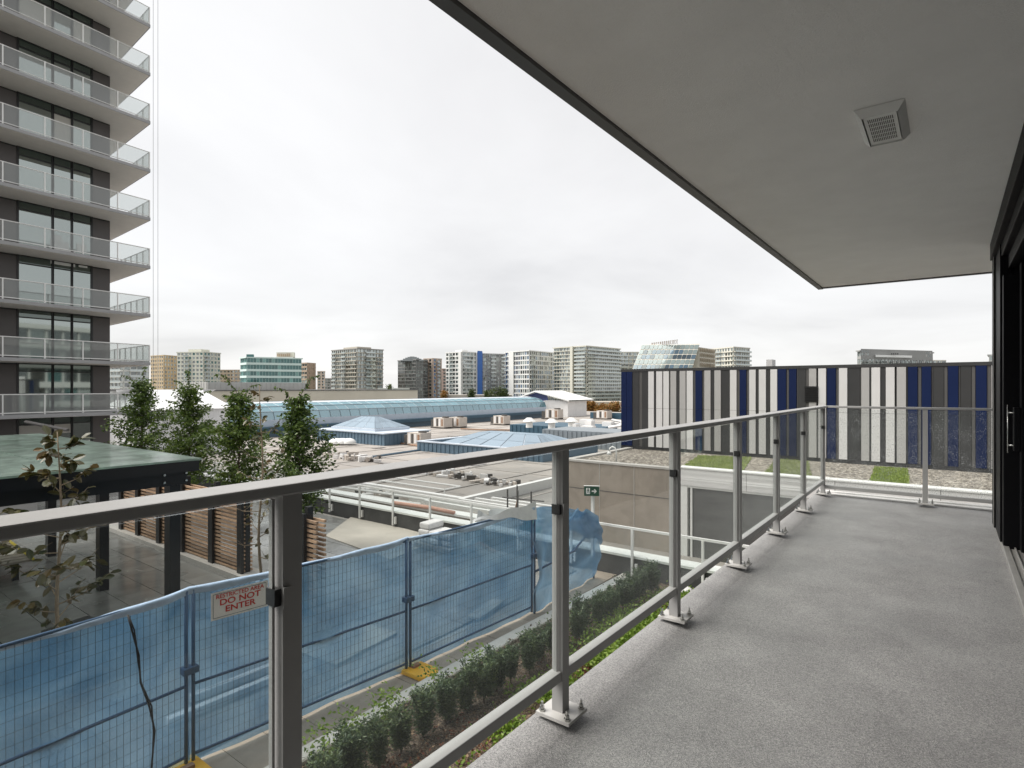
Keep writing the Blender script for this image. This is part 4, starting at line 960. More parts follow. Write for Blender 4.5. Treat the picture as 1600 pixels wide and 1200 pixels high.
# slatted bench with yellow edge at far left
bn = thing('slatted_bench', 'weathered slatted bench with a yellow edge strip at the left edge', 'bench', (-15, 2.2, GZ))
pA = onz(15, 846, GZ+.4); pB = onz(52, 874, GZ+.4)
vA, vB = Vector((*pA, GZ+.4)), Vector((*pB, GZ+.4)); dirn = (vB-vA); per = Vector((-dirn.y, dirn.x, 0)).normalized()
per = per if per.y < 0 else -per
first = None
for k in range(9):
    P0 = vA.lerp(vB, (k+.1)/9); P1 = vA.lerp(vB, (k+.85)/9); b = MB()
    b.prism([(P0.x, P0.y), (P1.x, P1.y), (P1.x+per.x*2.4, P1.y+per.y*2.4), (P0.x+per.x*2.4, P0.y+per.y*2.4)], GZ+.36, GZ+.40); b.build('slat', wood_old, bn)
b = MB(); b.tube([vA+Vector((0, 0, .01)), vB+Vector((0, 0, .01))], .028, 6); b.build('edge_strip', mat('yellow_strip', (.75, .60, .06), .5), bn)
for f_ in (.1, .9):
    P0 = vA.lerp(vB, f_); b = MB(); b.box(P0.x-.05, P0.x+.05, P0.y-.3, P0.y-.2, GZ, GZ+.358); b.build('leg', blk_steel, bn)
b = MB(); b.tube([(*onz(2, 787, GZ+.9), GZ+.9), (*onz(30, 778, GZ+.9), GZ+.93), (*onz(60, 771, GZ+.9), GZ+.9)], .035, 5); one(b, 'barrier_tape', red, 'red barrier tape stretched under the pergola at the left edge', 'tape')
bit('storage_box', p_lgt, 14, 802, .9, 1.2, .55, 'pale storage box under the pergola by the red tape', 'box')
# ================================================================== TOWER on the left
T = Vector((-38.4, 14.85)); W_ = Vector((-40.4, 13.4)); D = Vector((-.118, .993)); S = Vector((-.9988, .049)); Nn = Vector((.993, .118))
FZ0, FHt, NF = -.12, 2.9, 13
tw_ = thing('apartment_tower', 'tall apartment tower with glass balconies and dark window walls at the left edge', 'building', (W_.x, W_.y, GZ))
def fs(u):                 # distance along the facade back from the corner for a sight line
    r = Vector(ray(u)); # W - D*s = r*d
    M_ = Matrix(((r.x, D.x), (r.y, D.y))); sol = M_.inverted() @ W_; return sol.y
b = MB(); P = [W_, W_-Nn*12+S*0, W_-D*24-Nn*12, W_-D*24]
b.prism([(p.x, p.y) for p in P[::-1]], GZ, FZ0+FHt*NF); b.build('wall', tower_frame, tw_)
sP = [T, T+S*9, T-D*26+S*9, T-D*26]
b = MB(); b.prism([(p.x, p.y) for p in sP[::-1]], FZ0-.13, FZ0+.05, 0)
sl0 = b.build('balcony_slab', slab_m, tw_)
b = MB(); sh = [T-Nn*.05+S*.0-D*.05, T+S*8.9-D*.05, T-D*25.9+S*8.9, T-D*25.9-Nn*.05]; b.prism([(p.x, p.y) for p in sh[::-1]], FZ0-.145, FZ0-.131)
so0 = b.build('soffit', soffit_m, sl0)
b = MB()
def prail(A, B, z0, z1, npan, offs):
    pass
L1 = [T-D*(.0+1.75*k) for k in range(0, 14)]; L2 = [T+S*(1.05*k) for k in range(0, 9)]
ins = -.06
for Ls in (L1, L2[1:]):
    for p in Ls: b.box(p.x-.03-.06, p.x+.03-.06, p.y-.03-.04, p.y+.03-.04, FZ0+.05, FZ0+1.1)
for A_, B_ in ((L1[0], L1[-1]), (L2[0], L2[-1])):
    for z in (1.08, .14): b.tube([(A_.x-.06, A_.y-.04, FZ0+z), (B_.x-.06, B_.y-.04, FZ0+z)], .028, 4)
rl0 = b.build('railing', white_paint, tw_)
gpan = []
for Ls in (L1, L2):
    for A_, B_ in zip(Ls[:-1], Ls[1:]):
        a = A_.lerp(B_, .03); c = A_.lerp(B_, .97); b = MB(); b.q([(a.x-.06, a.y-.04, FZ0+.16), (c.x-.06, c.y-.04, FZ0+.16), (c.x-.06, c.y-.04, FZ0+1.05), (a.x-.06, a.y-.04, FZ0+1.05)])
        if Ls is L1 and len(gpan) > 13: continue
        gpan.append(b.build('glass_panel', tower_rail_g, rl0))
# window wall for one storey, then copied up
cuts = [(172, 143, 'p'), (143, 112, 'd'), (112, 82, 'd'), (82, 27, 'w'), (27, -2, 'p')]
segs = [(fs(a), fs(c), k) for a, c, k in cuts]; per_ = segs[-1][1]-segs[0][0]
segs = [(a+per_*r, c+per_*r, k) for r in range(2) for a, c, k in segs]
z0 = FZ0+.05-FHt; z1 = FZ0-.131
def fq(s0, s1, za, zb, o_):
    a = W_-D*s0+Nn*o_; c = W_-D*s1+Nn*o_; return [(a.x, a.y, za), (c.x, c.y, za), (c.x, c.y, zb), (a.x, a.y, zb)]
def fbar(mb, s0, s1, za, zb, o0, o1):
    a = W_-D*s0; c = W_-D*s1; mb.prism([(a.x+Nn.x*o0, a.y+Nn.y*o0), (c.x+Nn.x*o0, c.y+Nn.y*o0), (c.x+Nn.x*o1, c.y+Nn.y*o1), (a.x+Nn.x*o1, a.y+Nn.y*o1)][::-1], za, zb)
wins = []
for a, c, k in segs:
    b = MB()
    if k == 'p': fbar(b, a+.03, c-.03, z0+.05, z1-.1, .01, .05); wins.append(b.build('wall_panel', tower_pan, tw_))
    else:
        b.q(fq(a+.04, c-.04, z0+.06, z1-.48, .02)); wins.append(b.build('window', tower_glass, tw_))
        b = MB(); b.q(fq(a+.04, c-.04, z1-.42, z1-.06, .025)); wins.append(b.build('transom', tower_trans, tw_))
        frm = MB(); q_ = [(a-.04, z0), (c+.04, z0), (c+.04, z1), (a-.04, z1)]; q2 = [(a+.045, z0+.06), (c-.045, z0+.06), (c-.045, z1-.06), (a+.045, z1-.06)]
        def p3(sz, o_):
            p_ = W_-D*sz[0]+Nn*o_; return (p_.x, p_.y, sz[1])
        for i_ in range(4):
            j_ = (i_+1) % 4; frm.q([p3(q_[i_], .09), p3(q_[j_], .09), p3(q2[j_], .09), p3(q2[i_], .09)]); frm.q([p3(q2[i_], .09), p3(q2[j_], .09), p3(q2[j_], .01), p3(q2[i_], .01)]); frm.q([p3(q_[i_], .09), p3(q_[j_], .09), p3(q_[j_], .0), p3(q_[i_], .0)])
        wins.append(frm.build('window_frame', tower_frame, tw_)); frm = MB(); fbar(frm, a+.046, c-.046, z1-.48, z1-.42, .0, .08); wins.append(frm.build('transom_bar', tower_frame, tw_))
for k in range(1, NF+1):
    dz = FHt*k
    if k < NF:
        s_ = inst(sl0, tw_, (0, 0, dz)); inst(so0, s_); r_ = inst(rl0, tw_, (0, 0, dz))
        for g_ in gpan: inst(g_, r_)
    for o in wins: inst(o, tw_, (0, 0, dz))
# blinds drawn part way in some windows
random.seed(15); blind_m = mat('window_blind', (.50, .48, .44), .8)
for k in range(NF+1):
    for a, c, kk in segs:
        if kk == 'p' or random.random() > .22: continue
        zt3 = z1-.5+FHt*k; dr3 = random.choice((.5, .9, 1.5, 1.75)); b = MB(); b.q(fq(a+.06, c-.06, zt3-dr3, zt3, .026)); b.build('blind', blind_m, tw_)
# paper notices stuck in one window
fl5 = 4
b = MB(); zz = zat(375, 30)
for (u, dz_, wd, hh) in ((93, .2, .9, .9), (98, -.25, 1.2, .9), (88, .75, .5, .4), (127, .45, .5, .5), (129, -.35, .45, .6)):
    s_ = fs(u); b.q(fq(s_-wd/2, s_+wd/2, zz+dz_-hh/2, zz+dz_+hh/2, .03+.004*len(b.f)))
b.build('window_paper', white_paint, tw_)
# hoist cables hanging beside the tower
b = MB()
for o_ in (0, .45): b.tube([(T.x+.0+o_*.2, T.y+.15+o_*.5, GZ+2.8), (T.x+.0+o_*.2, T.y+.15+o_*.5, 40)], .012, 4)
one(b, 'hoist_cables', mat('grey_rope', (.42, .42, .42), .6), 'two thin hoist cables hanging down past the tower balconies', 'cable')
# ================================================================== TREES
def tree_hornbeam(x, y, H, wd, label, seed):
    global rng
    rng = np.random.default_rng(seed); random.seed(seed)
    r_ = thing('hornbeam_tree', label, 'tree', (x, y, GZ), 'young green trees behind the slat screens')
    b = MB(); n = 9; pts = []; rs = []
    for k in range(n):
        f_ = k/(n-1); pts.append((x+.05*math.sin(k*1.3+seed), y+.05*math.cos(k*1.7+seed), GZ+H*.93*f_)); rs.append(.045*(1-f_)+.006)
    b.tube(pts, rs, 6); b.build('trunk', bark_d, r_, True)
    lb = MB(); LP = []; LD = []
    nb_ = 88
    for k in range(nb_):
        f_ = .20+.78*(k/(nb_-1)); h = H*.93*f_; base = Vector((x, y, GZ+h))
        az = k*2.4+random.uniform(-.4, .4)
        env = wd*(.75+.25*math.sin(math.pi*min(1, (f_-.18)/.55)))*(1.0 if f_ < .6 else max(.12, 1-(f_-.6)*2.0))
        ln = env*random.uniform(.55, 1.25)*(1.35 if random.random() < .08 else 1); el = random.uniform(.35, .95)
        d = Vector((math.cos(az)*math.cos(el), math.sin(az)*math.cos(el), math.sin(el)))
        mid = base+d*ln*.55; tip = base+d*ln+Vector((math.cos(az), math.sin(az), -.35))*ln*.18
        lb.tube([base, mid, tip], [.010, .006, .002], 4)
        nl = int(36+74*ln)
        for q in range(nl):
            s_ = .15+.85*random.random()**.8; p_ = base.lerp(mid, s_*2) if s_ < .5 else mid.lerp(tip, (s_-.5)*2)
            off = Vector((random.gauss(0, .075), random.gauss(0, .075), random.gauss(-.02, .06)))
            LP.append(tuple(p_+off)); dd = d*.5+Vector((random.gauss(0, .6), random.gauss(0, .6), random.gauss(-.35, .35))); LD.append(tuple(dd))
    for q in range(4):         # long whips at the top
        az = random.uniform(0, 6.28); base = Vector((x, y, GZ+H*(.70+.07*q))); tip = base+Vector((math.cos(az)*.42*wd, math.sin(az)*.42*wd, .55)); end = tip+Vector((math.cos(az)*.25, math.sin(az)*.25, .05))
        lb.tube([base, tip, end], [.007, .005, .002], 4)
        for s_ in np.linspace(.3, 1, 16):
            p_ = base.lerp(tip, s_*1.4) if s_ < .7 else tip.lerp(end, (s_-.7)/.3)
            for _ in (0, 1): LP.append(tuple(p_)); LD.append((random.gauss(0, .7), random.gauss(0, .7), -.5+random.gauss(0, .3)))
    lb.build('branches', bark_d, r_)
    V, F = leaves(LP, LD, .108, .052, .1); stuff(np_mesh('foliage', V, F, hornbeam, r_))
for i, (u, Y, H, wd, lab) in enumerate(((222, 8.2, 4.45, 1.02, 'leftmost leafy green tree in front of the tower corner'), (297, 8.2, 4.2, 0.95, 'leafy green tree in front of the white tent'), (373, 8.2, 4.05, 0.88, 'leafy green tree left of the thin bare sapling'), (466, 8.0, 3.95, .74, 'rightmost leafy green tree in front of the barrel skylight'))):
    r = ray(u); d = Y/r[1]; tree_hornbeam(r[0]*d, Y, H, wd, lab, 40+i)
def sapling(x, y, H, label, seed, nl, lsize, leafname='leaf', bs=1.0):
    random.seed(seed)
    r_ = thing('magnolia_sapling', label, 'tree', (x, y, GZ), 'thin saplings with bronze leaves')
    b = MB(); pts = [(x+.03*math.sin(k*1.1+seed), y+.03*math.cos(k*.9), GZ+H*k/10) for k in range(11)]; b.tube(pts, [.026*(1-k/11)+.004 for k in range(11)], 7); b.build('trunk', bark, r_, True)
    lb = MB(); spots = []
    for k in range(26):
        f_ = .22+.74*k/25; base = Vector(pts[int(f_*10)]).lerp(Vector(pts[min(10, int(f_*10)+1)]), f_*10-int(f_*10)); az = k*2.4+random.uniform(-.3, .3)
        ln = bs*(.75 if f_ < .5 else .75*(1-(f_-.5)*1.5))*random.uniform(.6, 1.15); el = random.uniform(.15, .7)
        d = Vector((math.cos(az)*math.cos(el), math.sin(az)*math.cos(el), math.sin(el)))
        mid = base+d*ln*.5+Vector((0, 0, -.04)); tip = base+d*ln+Vector((0, 0, .08*ln))
        lb.tube([base, mid, tip], [.009, .006, .0025], 5)
        sub = mid+Vector((random.gauss(0, .5), random.gauss(0, .5), .4)).normalized()*ln*.35; lb.tube([mid, sub], [.004, .002], 4)
        for q in range(14):
            s_ = random.uniform(.3, 1); spots.append((base.lerp(tip, s_) if random.random() < .75 else mid.lerp(sub, random.uniform(.4, 1)), d))
    lb.build('branches', bark, r_)
    me = bpy.data.meshes.new('leaf'); l, w2 = 1, .29
    vs = [(0, 0, 0), (.22, w2*.7, .03), (.55, w2, .04), (.85, w2*.55, .0), (1, 0, -.05), (.85, -w2*.55, .0), (.55, -w2, .04), (.22, -w2*.7, .03), (.3, 0, -.03), (.65, 0, -.03)]
    me.from_pydata(vs, [], [(0, 8, 1), (8, 9, 2, 1), (9, 4, 3, 2), (0, 7, 8), (8, 7, 6, 9), (9, 6, 5, 4)]); me.materials.append(magnolia); me.update()
    random.shuffle(spots); loc = wloc(r_)
    for (p_, d) in spots[:nl]:
        o = bpy.data.objects.new('leaf', me); COL.objects.link(o); o.parent = r_
        dd = Vector((d.x+random.gauss(0, .6), d.y+random.gauss(0, .6), random.gauss(-.25, .5))).normalized()
        o.location = p_-loc; o.rotation_euler = dd.to_track_quat('X', 'Z').to_euler(); o.rotation_euler.rotate_axis('X', random.gauss(0, .7))
        s_ = lsize*random.uniform(.7, 1.25); o.scale = (s_, s_, s_)
sapling(-9.45, 2.55, 3.32, 'slender magnolia sapling with sparse bronze green leaves at the left', 3, 300, .150)
sapling(-9.87, 5.62, 3.95, 'thin sparse sapling standing between the leafy trees right of the slat screens', 8, 120, .115, bs=.75)
# ================================================================== HEDGE AND GROUND COVER
def shrub_mesh(seed, n=3600):
    global rng
    rng = np.random.default_rng(seed)
    sh_ = 34; P = []; Dd = []
    for k in range(sh_):
        a = rng.uniform(0, 6.28); r0 = rng.uniform(0, .10); lean = rng.uniform(.02, .17); h = rng.uniform(.45, .70)*(1-.3*lean)
        bx = np.array([math.cos(a)*r0, math.sin(a)*r0, .02]); dr_ = np.array([math.cos(a)*lean, math.sin(a)*lean, 1.0])
        m_ = n//sh_; s_ = rng.uniform(.08, 1, m_)**.8
        pos = bx+dr_*(s_*h)[:, None]+rng.normal(0, .018, (m_, 3)); P.append(pos)
        Dd.append(np.c_[rng.normal(0, .8, (m_, 2)), rng.uniform(.1, 1.1, m_)])
    V, F = leaves(np.concatenate(P), np.concatenate(Dd), .052, .015)
    o = np_mesh('needles', V, F, yew); me = o.data; bpy.data.objects.remove(o); return me
sm_ = [shrub_mesh(100+k) for k in range(4)]
stm = MB(); stm.tube([(0, 0, -.02), (0, 0, .35)], [.014, .006], 6); so = stm.build('stem', bark_d); stem_me = so.data; bpy.data.objects.remove(so)
random.seed(77); y = 2.9; k = 0
order = ['nearest', 'second', 'third', 'fourth', 'fifth', 'sixth', 'seventh', 'eighth', 'ninth', 'tenth', 'eleventh', 'twelfth', 'thirteenth', 'fourteenth', 'fifteenth', 'sixteenth', 'seventeenth', 'eighteenth', 'nineteenth', 'twentieth', 'twenty first', 'twenty second', 'twenty third', 'twenty fourth']
while y < 11.0 and k < 24:
    x = -4.62+random.uniform(-.06, .06)+.03*max(0, y-7)
    r_ = thing('yew_shrub', 'upright dark yew shrub, %s from the bottom of the picture in the hedge row' % order[k], 'shrub', (x, y, GZ+.03), 'yew shrubs in the hedge row along the kerb')
    s_ = random.uniform(.70, .86)
    o = bpy.data.objects.new('needles', sm_[k % 4]); COL.objects.link(o); o.parent = r_; stuff(o)
    o = bpy.data.objects.new('stem', stem_me); COL.objects.link(o); o.parent = r_
    r_.rotation_euler = (0, 0, random.uniform(0, 6.28)); r_.scale = (s_*random.uniform(1.05, 1.3), s_*random.uniform(1.05, 1.3), s_)
    y += random.uniform(.29, .36); k += 1
rng = np.random.default_rng(9)
def cover(name, m, centres, n, ln, wd, label, h=.14, spread=.3):
    C_ = np.array(centres); idx = rng.integers(0, len(C_), n); pos = C_[idx][:, :2]+rng.normal(0, spread, (n, 2))*C_[idx][:, 2:3]
    z = GZ+.03+rng.random(n)*h*C_[idx][:, 2]
    V, F = leaves(np.c_[pos, z], np.c_[rng.normal(0, 1, (n, 2)), rng.uniform(-.1, .8, n)], ln, wd)
    o = np_mesh(name, V, F, m); stuff(o); tag(o, label, 'ground cover'); return o
cl = [(-4.05+.1*math.sin(q), yy, s_) for q, (yy, s_) in enumerate(((7.6, 1.0), (7.8, 1.3), (8.0, 1.3), (8.1, 1.2), (8.5, 1.3), (8.7, 1.3), (9.0, 1.2), (7.3, 1.1), (6.2, .5), (5.2, .5), (9.4, .8), (10.2, .7)))]
cl += [(random.uniform(-4.2, -2.2), random.uniform(4, 10.8), random.uniform(.4, .9)) for q in range(40)]
cover('ground_cover', lime, cl, 24000, .05, .034, 'bright lime green ground cover plants in the bed below the railing')
cl = [(random.uniform(-4.4, -2.4), random.uniform(3.5, 10.5), random.uniform(.4, .9)) for q in range(30)]
cover('red_ground_cover', redleaf, cl, 7000, .04, .025, 'low reddish brown foliage scattered over the mulch bed', .06)
cl = [(-5.18+random.uniform(-.05, .1), random.uniform(3, 6), .35) for q in range(7)]
cover('kerb_sprigs', lime, cl, 1100, .05, .03, 'pale green sprigs growing between the kerb and the yew hedge', 1.1)
n = 5000; pos = np.c_[rng.uniform(-5.4, -2, n), rng.uniform(2, 11, n), np.full(n, GZ+.045)+rng.random(n)*.02]
V, F = leaves(pos, np.c_[rng.normal(0, 1, (n, 2)), rng.normal(0, .15, n)], .05, .03)
o = np_mesh('leaf_litter', V, F, mat('dry_litter', (.20, .14, .09), .9, island=.6)); stuff(o); tag(o, 'dry brown leaf and bark litter over the planting bed', 'litter')
# stones at the end of the bed
for i, (x, y) in enumerate(((-3.6, 10.7), (-3.2, 10.85), (-4.0, 10.75))):
    b = MB()
    for a in range(4): b.tube([(x, y, GZ+.03+.12*math.sin(a*.39)), (x, y, GZ+.03+.12*math.sin((a+1)*.39))], [.16*math.cos(a*.39), .16*math.cos((a+1)*.39)+.001], 7, cap=False)
    one(b, 'boulder', conc_w, ['pale boulder at the end of the hedge bed', 'pale boulder at the right end of the bed by the parapet', 'pale boulder at the left of the group by the parapet'][i], 'stone', 'pale boulders at the end of the bed')
# ================================================================== CITY SKYLINE
CGZ = -16.0
g_dk = coated_mat('far_glass_dark', (.035, .04, .042), .22, (.85, .9, .9), island=.5)
g_md = coated_mat('far_glass_mid', (.12, .145, .145), .28, (.85, .92, .9), island=.4)
g_lt = coated_mat('far_glass_light', (.30, .34, .335), .30, (.9, .95, .95), island=.3)
g_teal = coated_mat('far_glass_teal', (.02, .075, .075), .12, (.65, .9, .88), island=.45)
g_teal2 = coated_mat('far_glass_teal_light', (.07, .19, .175), .18, (.7, .95, .9), island=.3)
g_blue = coated_mat('far_glass_blue', (.10, .15, .22), .30, (.8, .9, 1), island=.4)
PAL = {}
def pal(c):
    if c not in PAL: PAL[c] = mat('far_wall_%d' % len(PAL), c, .8, var=.05, vs=.15)
    return PAL[c]
def face(wb, gb, bb, A, B, z0, z1, nf, st):
    ax, ay = A; bx, by = B; l = math.hypot(bx-ax, by-ay); nx, ny = (by-ay)/l, -(bx-ax)/l
    if nx*(-ax)+ny*(-ay) < 0: nx, ny = -nx, -ny
    fh = (z1-z0)/nf; nbay = max(2, int(round(l/st['bay'])))
    def P(s_, o_): return (ax+(bx-ax)*s_/l+nx*o_, ay+(by-ay)*s_/l+ny*o_)
    def bx_(mb, s0, s1, o0, o1, za, zb, m=0): mb.prism([P(s0, o0), P(s1, o0), P(s1, o1), P(s0, o1)], za, zb, m)
    bw = l/nbay
    for k in range(nf):
        za = z0+k*fh
        bx_(wb, 0, l, .0, st.get('so', .25), za, za+fh*st['sp'], 0)
        for i in range(nbay):
            r = random.random(); mi = 0 if r < st['gp'][0] else (1 if r < st['gp'][1] else 2)
            s0, s1 = i*bw+bw*st['pier']/2, (i+1)*bw-bw*st['pier']/2
            o_ = .04
            if st.get('split') and random.random() < .5:
                sm2 = (s0+s1)/2; gb.q([(*P(s0, o_), za+fh*st['sp']), (*P(sm2, o_), za+fh*st['sp']), (*P(sm2, o_), za+fh), (*P(s0, o_), za+fh)], mi); gb.q([(*P(sm2+.05, o_), za+fh*st['sp']), (*P(s1, o_), za+fh*st['sp']), (*P(s1, o_), za+fh), (*P(sm2+.05, o_), za+fh)], 2-mi)
            else: gb.q([(*P(s0, o_), za+fh*st['sp']), (*P(s1, o_), za+fh*st['sp']), (*P(s1, o_), za+fh), (*P(s0, o_), za+fh)], mi)
        if st.get('balc'):
            for (f0, f1) in st['balc']:
                bx_(bb, l*f0, l*f1, .26, 1.7, za+fh*.0, za+.22, 0)
                bx_(bb, l*f0, l*f1, 1.6, 1.66, za+.25, za+1.2, 1)
    for i in range(nbay+1):
        s_ = i*bw; hw_ = bw*st['pier']/2
        if hw_ > .02: bx_(wb, max(0, s_-hw_), min(l, s_+hw_), .0, st.get('po', .20), z0, z1, 0)
    for (f0, f1, o_, mi) in st.get('strip', []): bx_(wb, l*f0, l*f1, 0, o_, z0, z1+.6, mi)
def building(name, label, L, C, Rr, ztop, nf, st, cat='building', pent=None):
    cx = (L[0]+Rr[0])/2; cyy = (L[1]+Rr[1])/2
    root = thing(name, label, cat, (cx, cyy, CGZ))
    if C is None:
        d = math.hypot(cx, cyy); ux, uy = cx/d*18, cyy/d*18; foot = [L, Rr, (Rr[0]+ux, Rr[1]+uy), (L[0]+ux, L[1]+uy)]; edges = [(L, Rr)]
    else:
        foot = [L, C, Rr, (L[0]+Rr[0]-C[0], L[1]+Rr[1]-C[1])]; edges = [(L, C), (C, Rr)]
    body = MB(); body.prism(foot, CGZ, ztop); cols = [pal(st['col'])]+[pal(c) for c in st.get('cols', [])]
    wb, gb, bb = MB(), MB(), MB()
    for i, e_ in enumerate(edges):
        s2 = st if i == 0 else {**st, **st.get('side', {})}
        face(wb, gb, bb, e_[0], e_[1], CGZ, ztop, nf, s2)
    body.build('core_wall', cols[0], root); wb.build('facade', cols, root)
    stuff(gb.build('window', st['glass'], root))
    if bb.v: stuff(bb.build('balcony', [pal(st.get('bcol', st['col'])), st['glass'][2]], root))
    cxf = sum(p[0] for p in foot)/4; cyf = sum(p[1] for p in foot)/4
    def shrink(k): return [(cxf+(p[0]-cxf)*k, cyf+(p[1]-cyf)*k) for p in foot]
    b = MB(); b.prism(shrink(1.05), ztop+.002, ztop+.7); b.build('roof', pal(st.get('rcol', st['col'])), root)
    if pent is not None: b = MB(); b.prism(shrink(pent[0]), ztop+.702, ztop+.7+pent[1]); b.build('penthouse', cols[0], root)
    return root
random.seed(99)
wg = [g_dk, g_md, g_lt]
def U(u, d): return at(u, d)
def ZT(v, d): return zat(v, d)
cream, white, grey, beige, tan, brown = (.50, .45, .36), (.66, .66, .63), (.34, .335, .32), (.56, .53, .46), (.50, .39, .25), (.36, .26, .18)
S_apt = dict(bay=3.2, sp=.34, pier=.22, gp=(.5, .85), split=True, glass=wg)
building('apartment_building', 'distant grey white apartment block seen under the tower balcony', U(150, 300), U(193, 290), U(233, 300), ZT(563, 290), 11, {**S_apt, 'col': white, 'balc': [(.5, 1)], 'side': {'balc': [(.2, .8)]}})
building('apartment_building', 'distant tan apartment tower left of the pale twin tower', U(236, 420), U(256, 410), U(280, 425), ZT(556, 410), 15, {**S_apt, 'col': tan, 'sp': .45, 'pier': .45})
building('apartment_building', 'distant pale greenish stepped apartment tower with tan neighbour', U(277, 400), U(318, 395), U(344, 410), ZT(551, 395), 15, {**S_apt, 'col': (.57, .57, .50), 'sp': .42, 'pier': .4, 'balc': [(.3, .5)], 'side': {'balc': [(0, .3)]}, 'glass': [g_dk, g_teal, g_md]}, pent=(.5, 2.0))
building('apartment_building', 'distant low tan block left of the teal office', U(343, 460), None, U(378, 460), ZT(579, 460), 11, {**S_apt, 'col': (.45, .37, .28), 'sp': .45, 'pier': .35})
off = building('office_building', 'distant teal glass office with white floor bands', U(376, 350), U(386, 340), U(471, 355), ZT(560, 345), 9, dict(bay=1.7, sp=.34, pier=.05, so=.35, po=.1, gp=(.5, .8), glass=[g_teal, g_teal, g_teal2], col=(.62, .74, .71)))
d = 350; b = MB()
b.prism([U(385, d+4), U(396, d+4), U(397, d+12), U(386, d+12)], ZT(560, 345)+.7, ZT(553, d)); b.build('stair_head', g_teal, off)
b = MB(); b.prism([U(408, d+6), U(458, d+8), U(460, d+22), U(409, d+20)], ZT(560, 345)+.7, ZT(557, d)); b.build('plant_room', pal(white), off)
b = MB(); b.prism([U(432, d+9), U(460, d+9), U(461, d+18), U(433, d+18)], ZT(557, d), ZT(549, d)); b.build('plant_screen', pal(beige), off)
bb_ = MB()
random.seed(3)
for q in range(7):
    u = 433+q*3.0; bb_.prism([U(u, d+8.2), U(u+1.9, d+8.2), U(u+1.9, d+8.6), U(u, d+8.6)], ZT(555.5, d), ZT(551+random.random()*1.5, d))
bb_.build('sign_letters', pal(brown), off)
building('apartment_building', 'distant brown block just right of the teal office', U(469, 400), U(480, 395), U(493, 405), ZT(568, 395), 12, {**S_apt, 'col': (.42, .32, .24), 'cols': [cream], 'sp': .4, 'pier': .1, 'side': {'pier': .92, 'bay': 6}})
building('apartment_building', 'distant slim pale pink block left of the rounded grey tower', U(496, 520), None, U(508, 520), ZT(581, 520), 12, {**S_apt, 'col': (.55, .46, .38), 'pier': .4})
building('apartment_building', 'distant grey block half hidden left of the rounded tower', U(506, 560), None, U(522, 560), ZT(592, 560), 10, {**S_apt, 'col': grey})
rt_ = building('apartment_tower_far', 'distant rounded grey beige tower with overhanging roof', U(519, 418), U(558, 396), U(598, 412), ZT(546, 400), 16, dict(bay=2.6, sp=.24, pier=.08, so=.9, po=.3, gp=(.35, .75), split=True, glass=[g_dk, g_md, g_lt], col=(.43, .40, .34), balc=[(.05, .2), (.45, .6)], side={'balc': [(.3, .65)]}, rcol=(.30, .29, .27)), pent=(.55, 1.6))
gx = building('apartment_building', 'distant dark grey glass block with curved top right of the rounded tower', U(622, 430), U(650, 412), U(668, 425), ZT(563, 415), 15, dict(bay=1.8, sp=.22, pier=.12, gp=(.75, .95), glass=[g_dk, g_md, g_md], col=(.21, .21, .205)))
b = MB(); dd = 412
arc = [(626+36*f_/10.0, 563-6.5*math.sin(math.pi*f_/10)) for f_ in range(11)]
for (u0, v0), (u1, v1) in zip(arc[:-1], arc[1:]): b.prism([U(u0, dd+3), U(u1, dd+3), U(u1, dd+16), U(u0, dd+16)], ZT(564, dd), ZT((v0+v1)/2, dd))
b.build('curved_parapet', g_dk, gx)
building('apartment_building', 'distant brown and beige slab right of the dark curved block', U(662, 430), U(676, 424), U(690, 432), ZT(561, 424), 15, {**S_apt, 'col': (.42, .34, .28), 'sp': .3, 'pier': .5, 'bay': 4.2, 'balc': [(.35, .65)]})
building('apartment_building', 'distant faded pink block behind the white tower', U(686, 520), None, U(703, 520), ZT(577, 520), 12, {**S_apt, 'col': (.48, .36, .31), 'pier': .4})
wt = building('apartment_building', 'distant white tower with a tall bright blue stripe', U(697, 420), U(722, 408), U(746, 416), ZT(551, 410), 15, {**S_apt, 'col': (.70, .70, .68), 'sp': .32, 'pier': .25, 'balc': [(.3, .55)], 'side': {'balc': [(.05, .6)]}, 'strip': [(.88, 1.0, 1.2, 0)]}, pent=(.4, 1.5))
b = MB(); b.prism([U(746, 414), U(753.5, 418), U(754, 434), U(746.5, 430)], CGZ, ZT(548, 414)); b.build('blue_stripe', mat('bright_blue', (.035, .13, .42), .6), wt)
building('apartment_building', 'distant dark grey apartment slab right of the blue stripe', U(754, 432), None, U(794, 440), ZT(554, 436), 15, {**S_apt, 'col': (.33, .33, .32), 'sp': .3, 'pier': .3, 'gp': (.75, .95), 'balc': [(.3, .5), (.7, .85)]})
ww = building('apartment_building', 'distant white building with horizontal white bands and blue green glass', U(790, 420), U(827, 400), U(871, 430), ZT(549, 402), 13, dict(bay=2.4, sp=.28, pier=.22, gp=(.45, .8), glass=[g_dk, g_blue, g_lt], col=(.70, .70, .68), strip=[(.17, .38, 1.0, 0)], side={'strip': []}, balc=[(0, .15)], rcol=(.72, .72, .70)))
building('apartment_building', 'distant large beige slab with long balconies and a tall pale fin', U(866, 405), U(916, 385), U(968, 415), ZT(542, 388), 18, dict(bay=2.5, sp=.20, pier=.12, so=.9, po=.2, gp=(.4, .75), split=True, glass=[g_dk, g_md, g_lt], col=(.60, .585, .51), strip=[(.56, .64, 2.0, 0)], balc=[(.68, 1)], side={'strip': [], 'balc': [(0, 1)]}), pent=None)
building('apartment_building', 'distant beige block peeking out left of the sloped glass building', U(963, 470), None, U(1008, 470), ZT(551, 470), 15, {**S_apt, 'col': (.58, .57, .50), 'sp': .3, 'so': .8, 'balc': [(0, .4), (.6, 1)]})
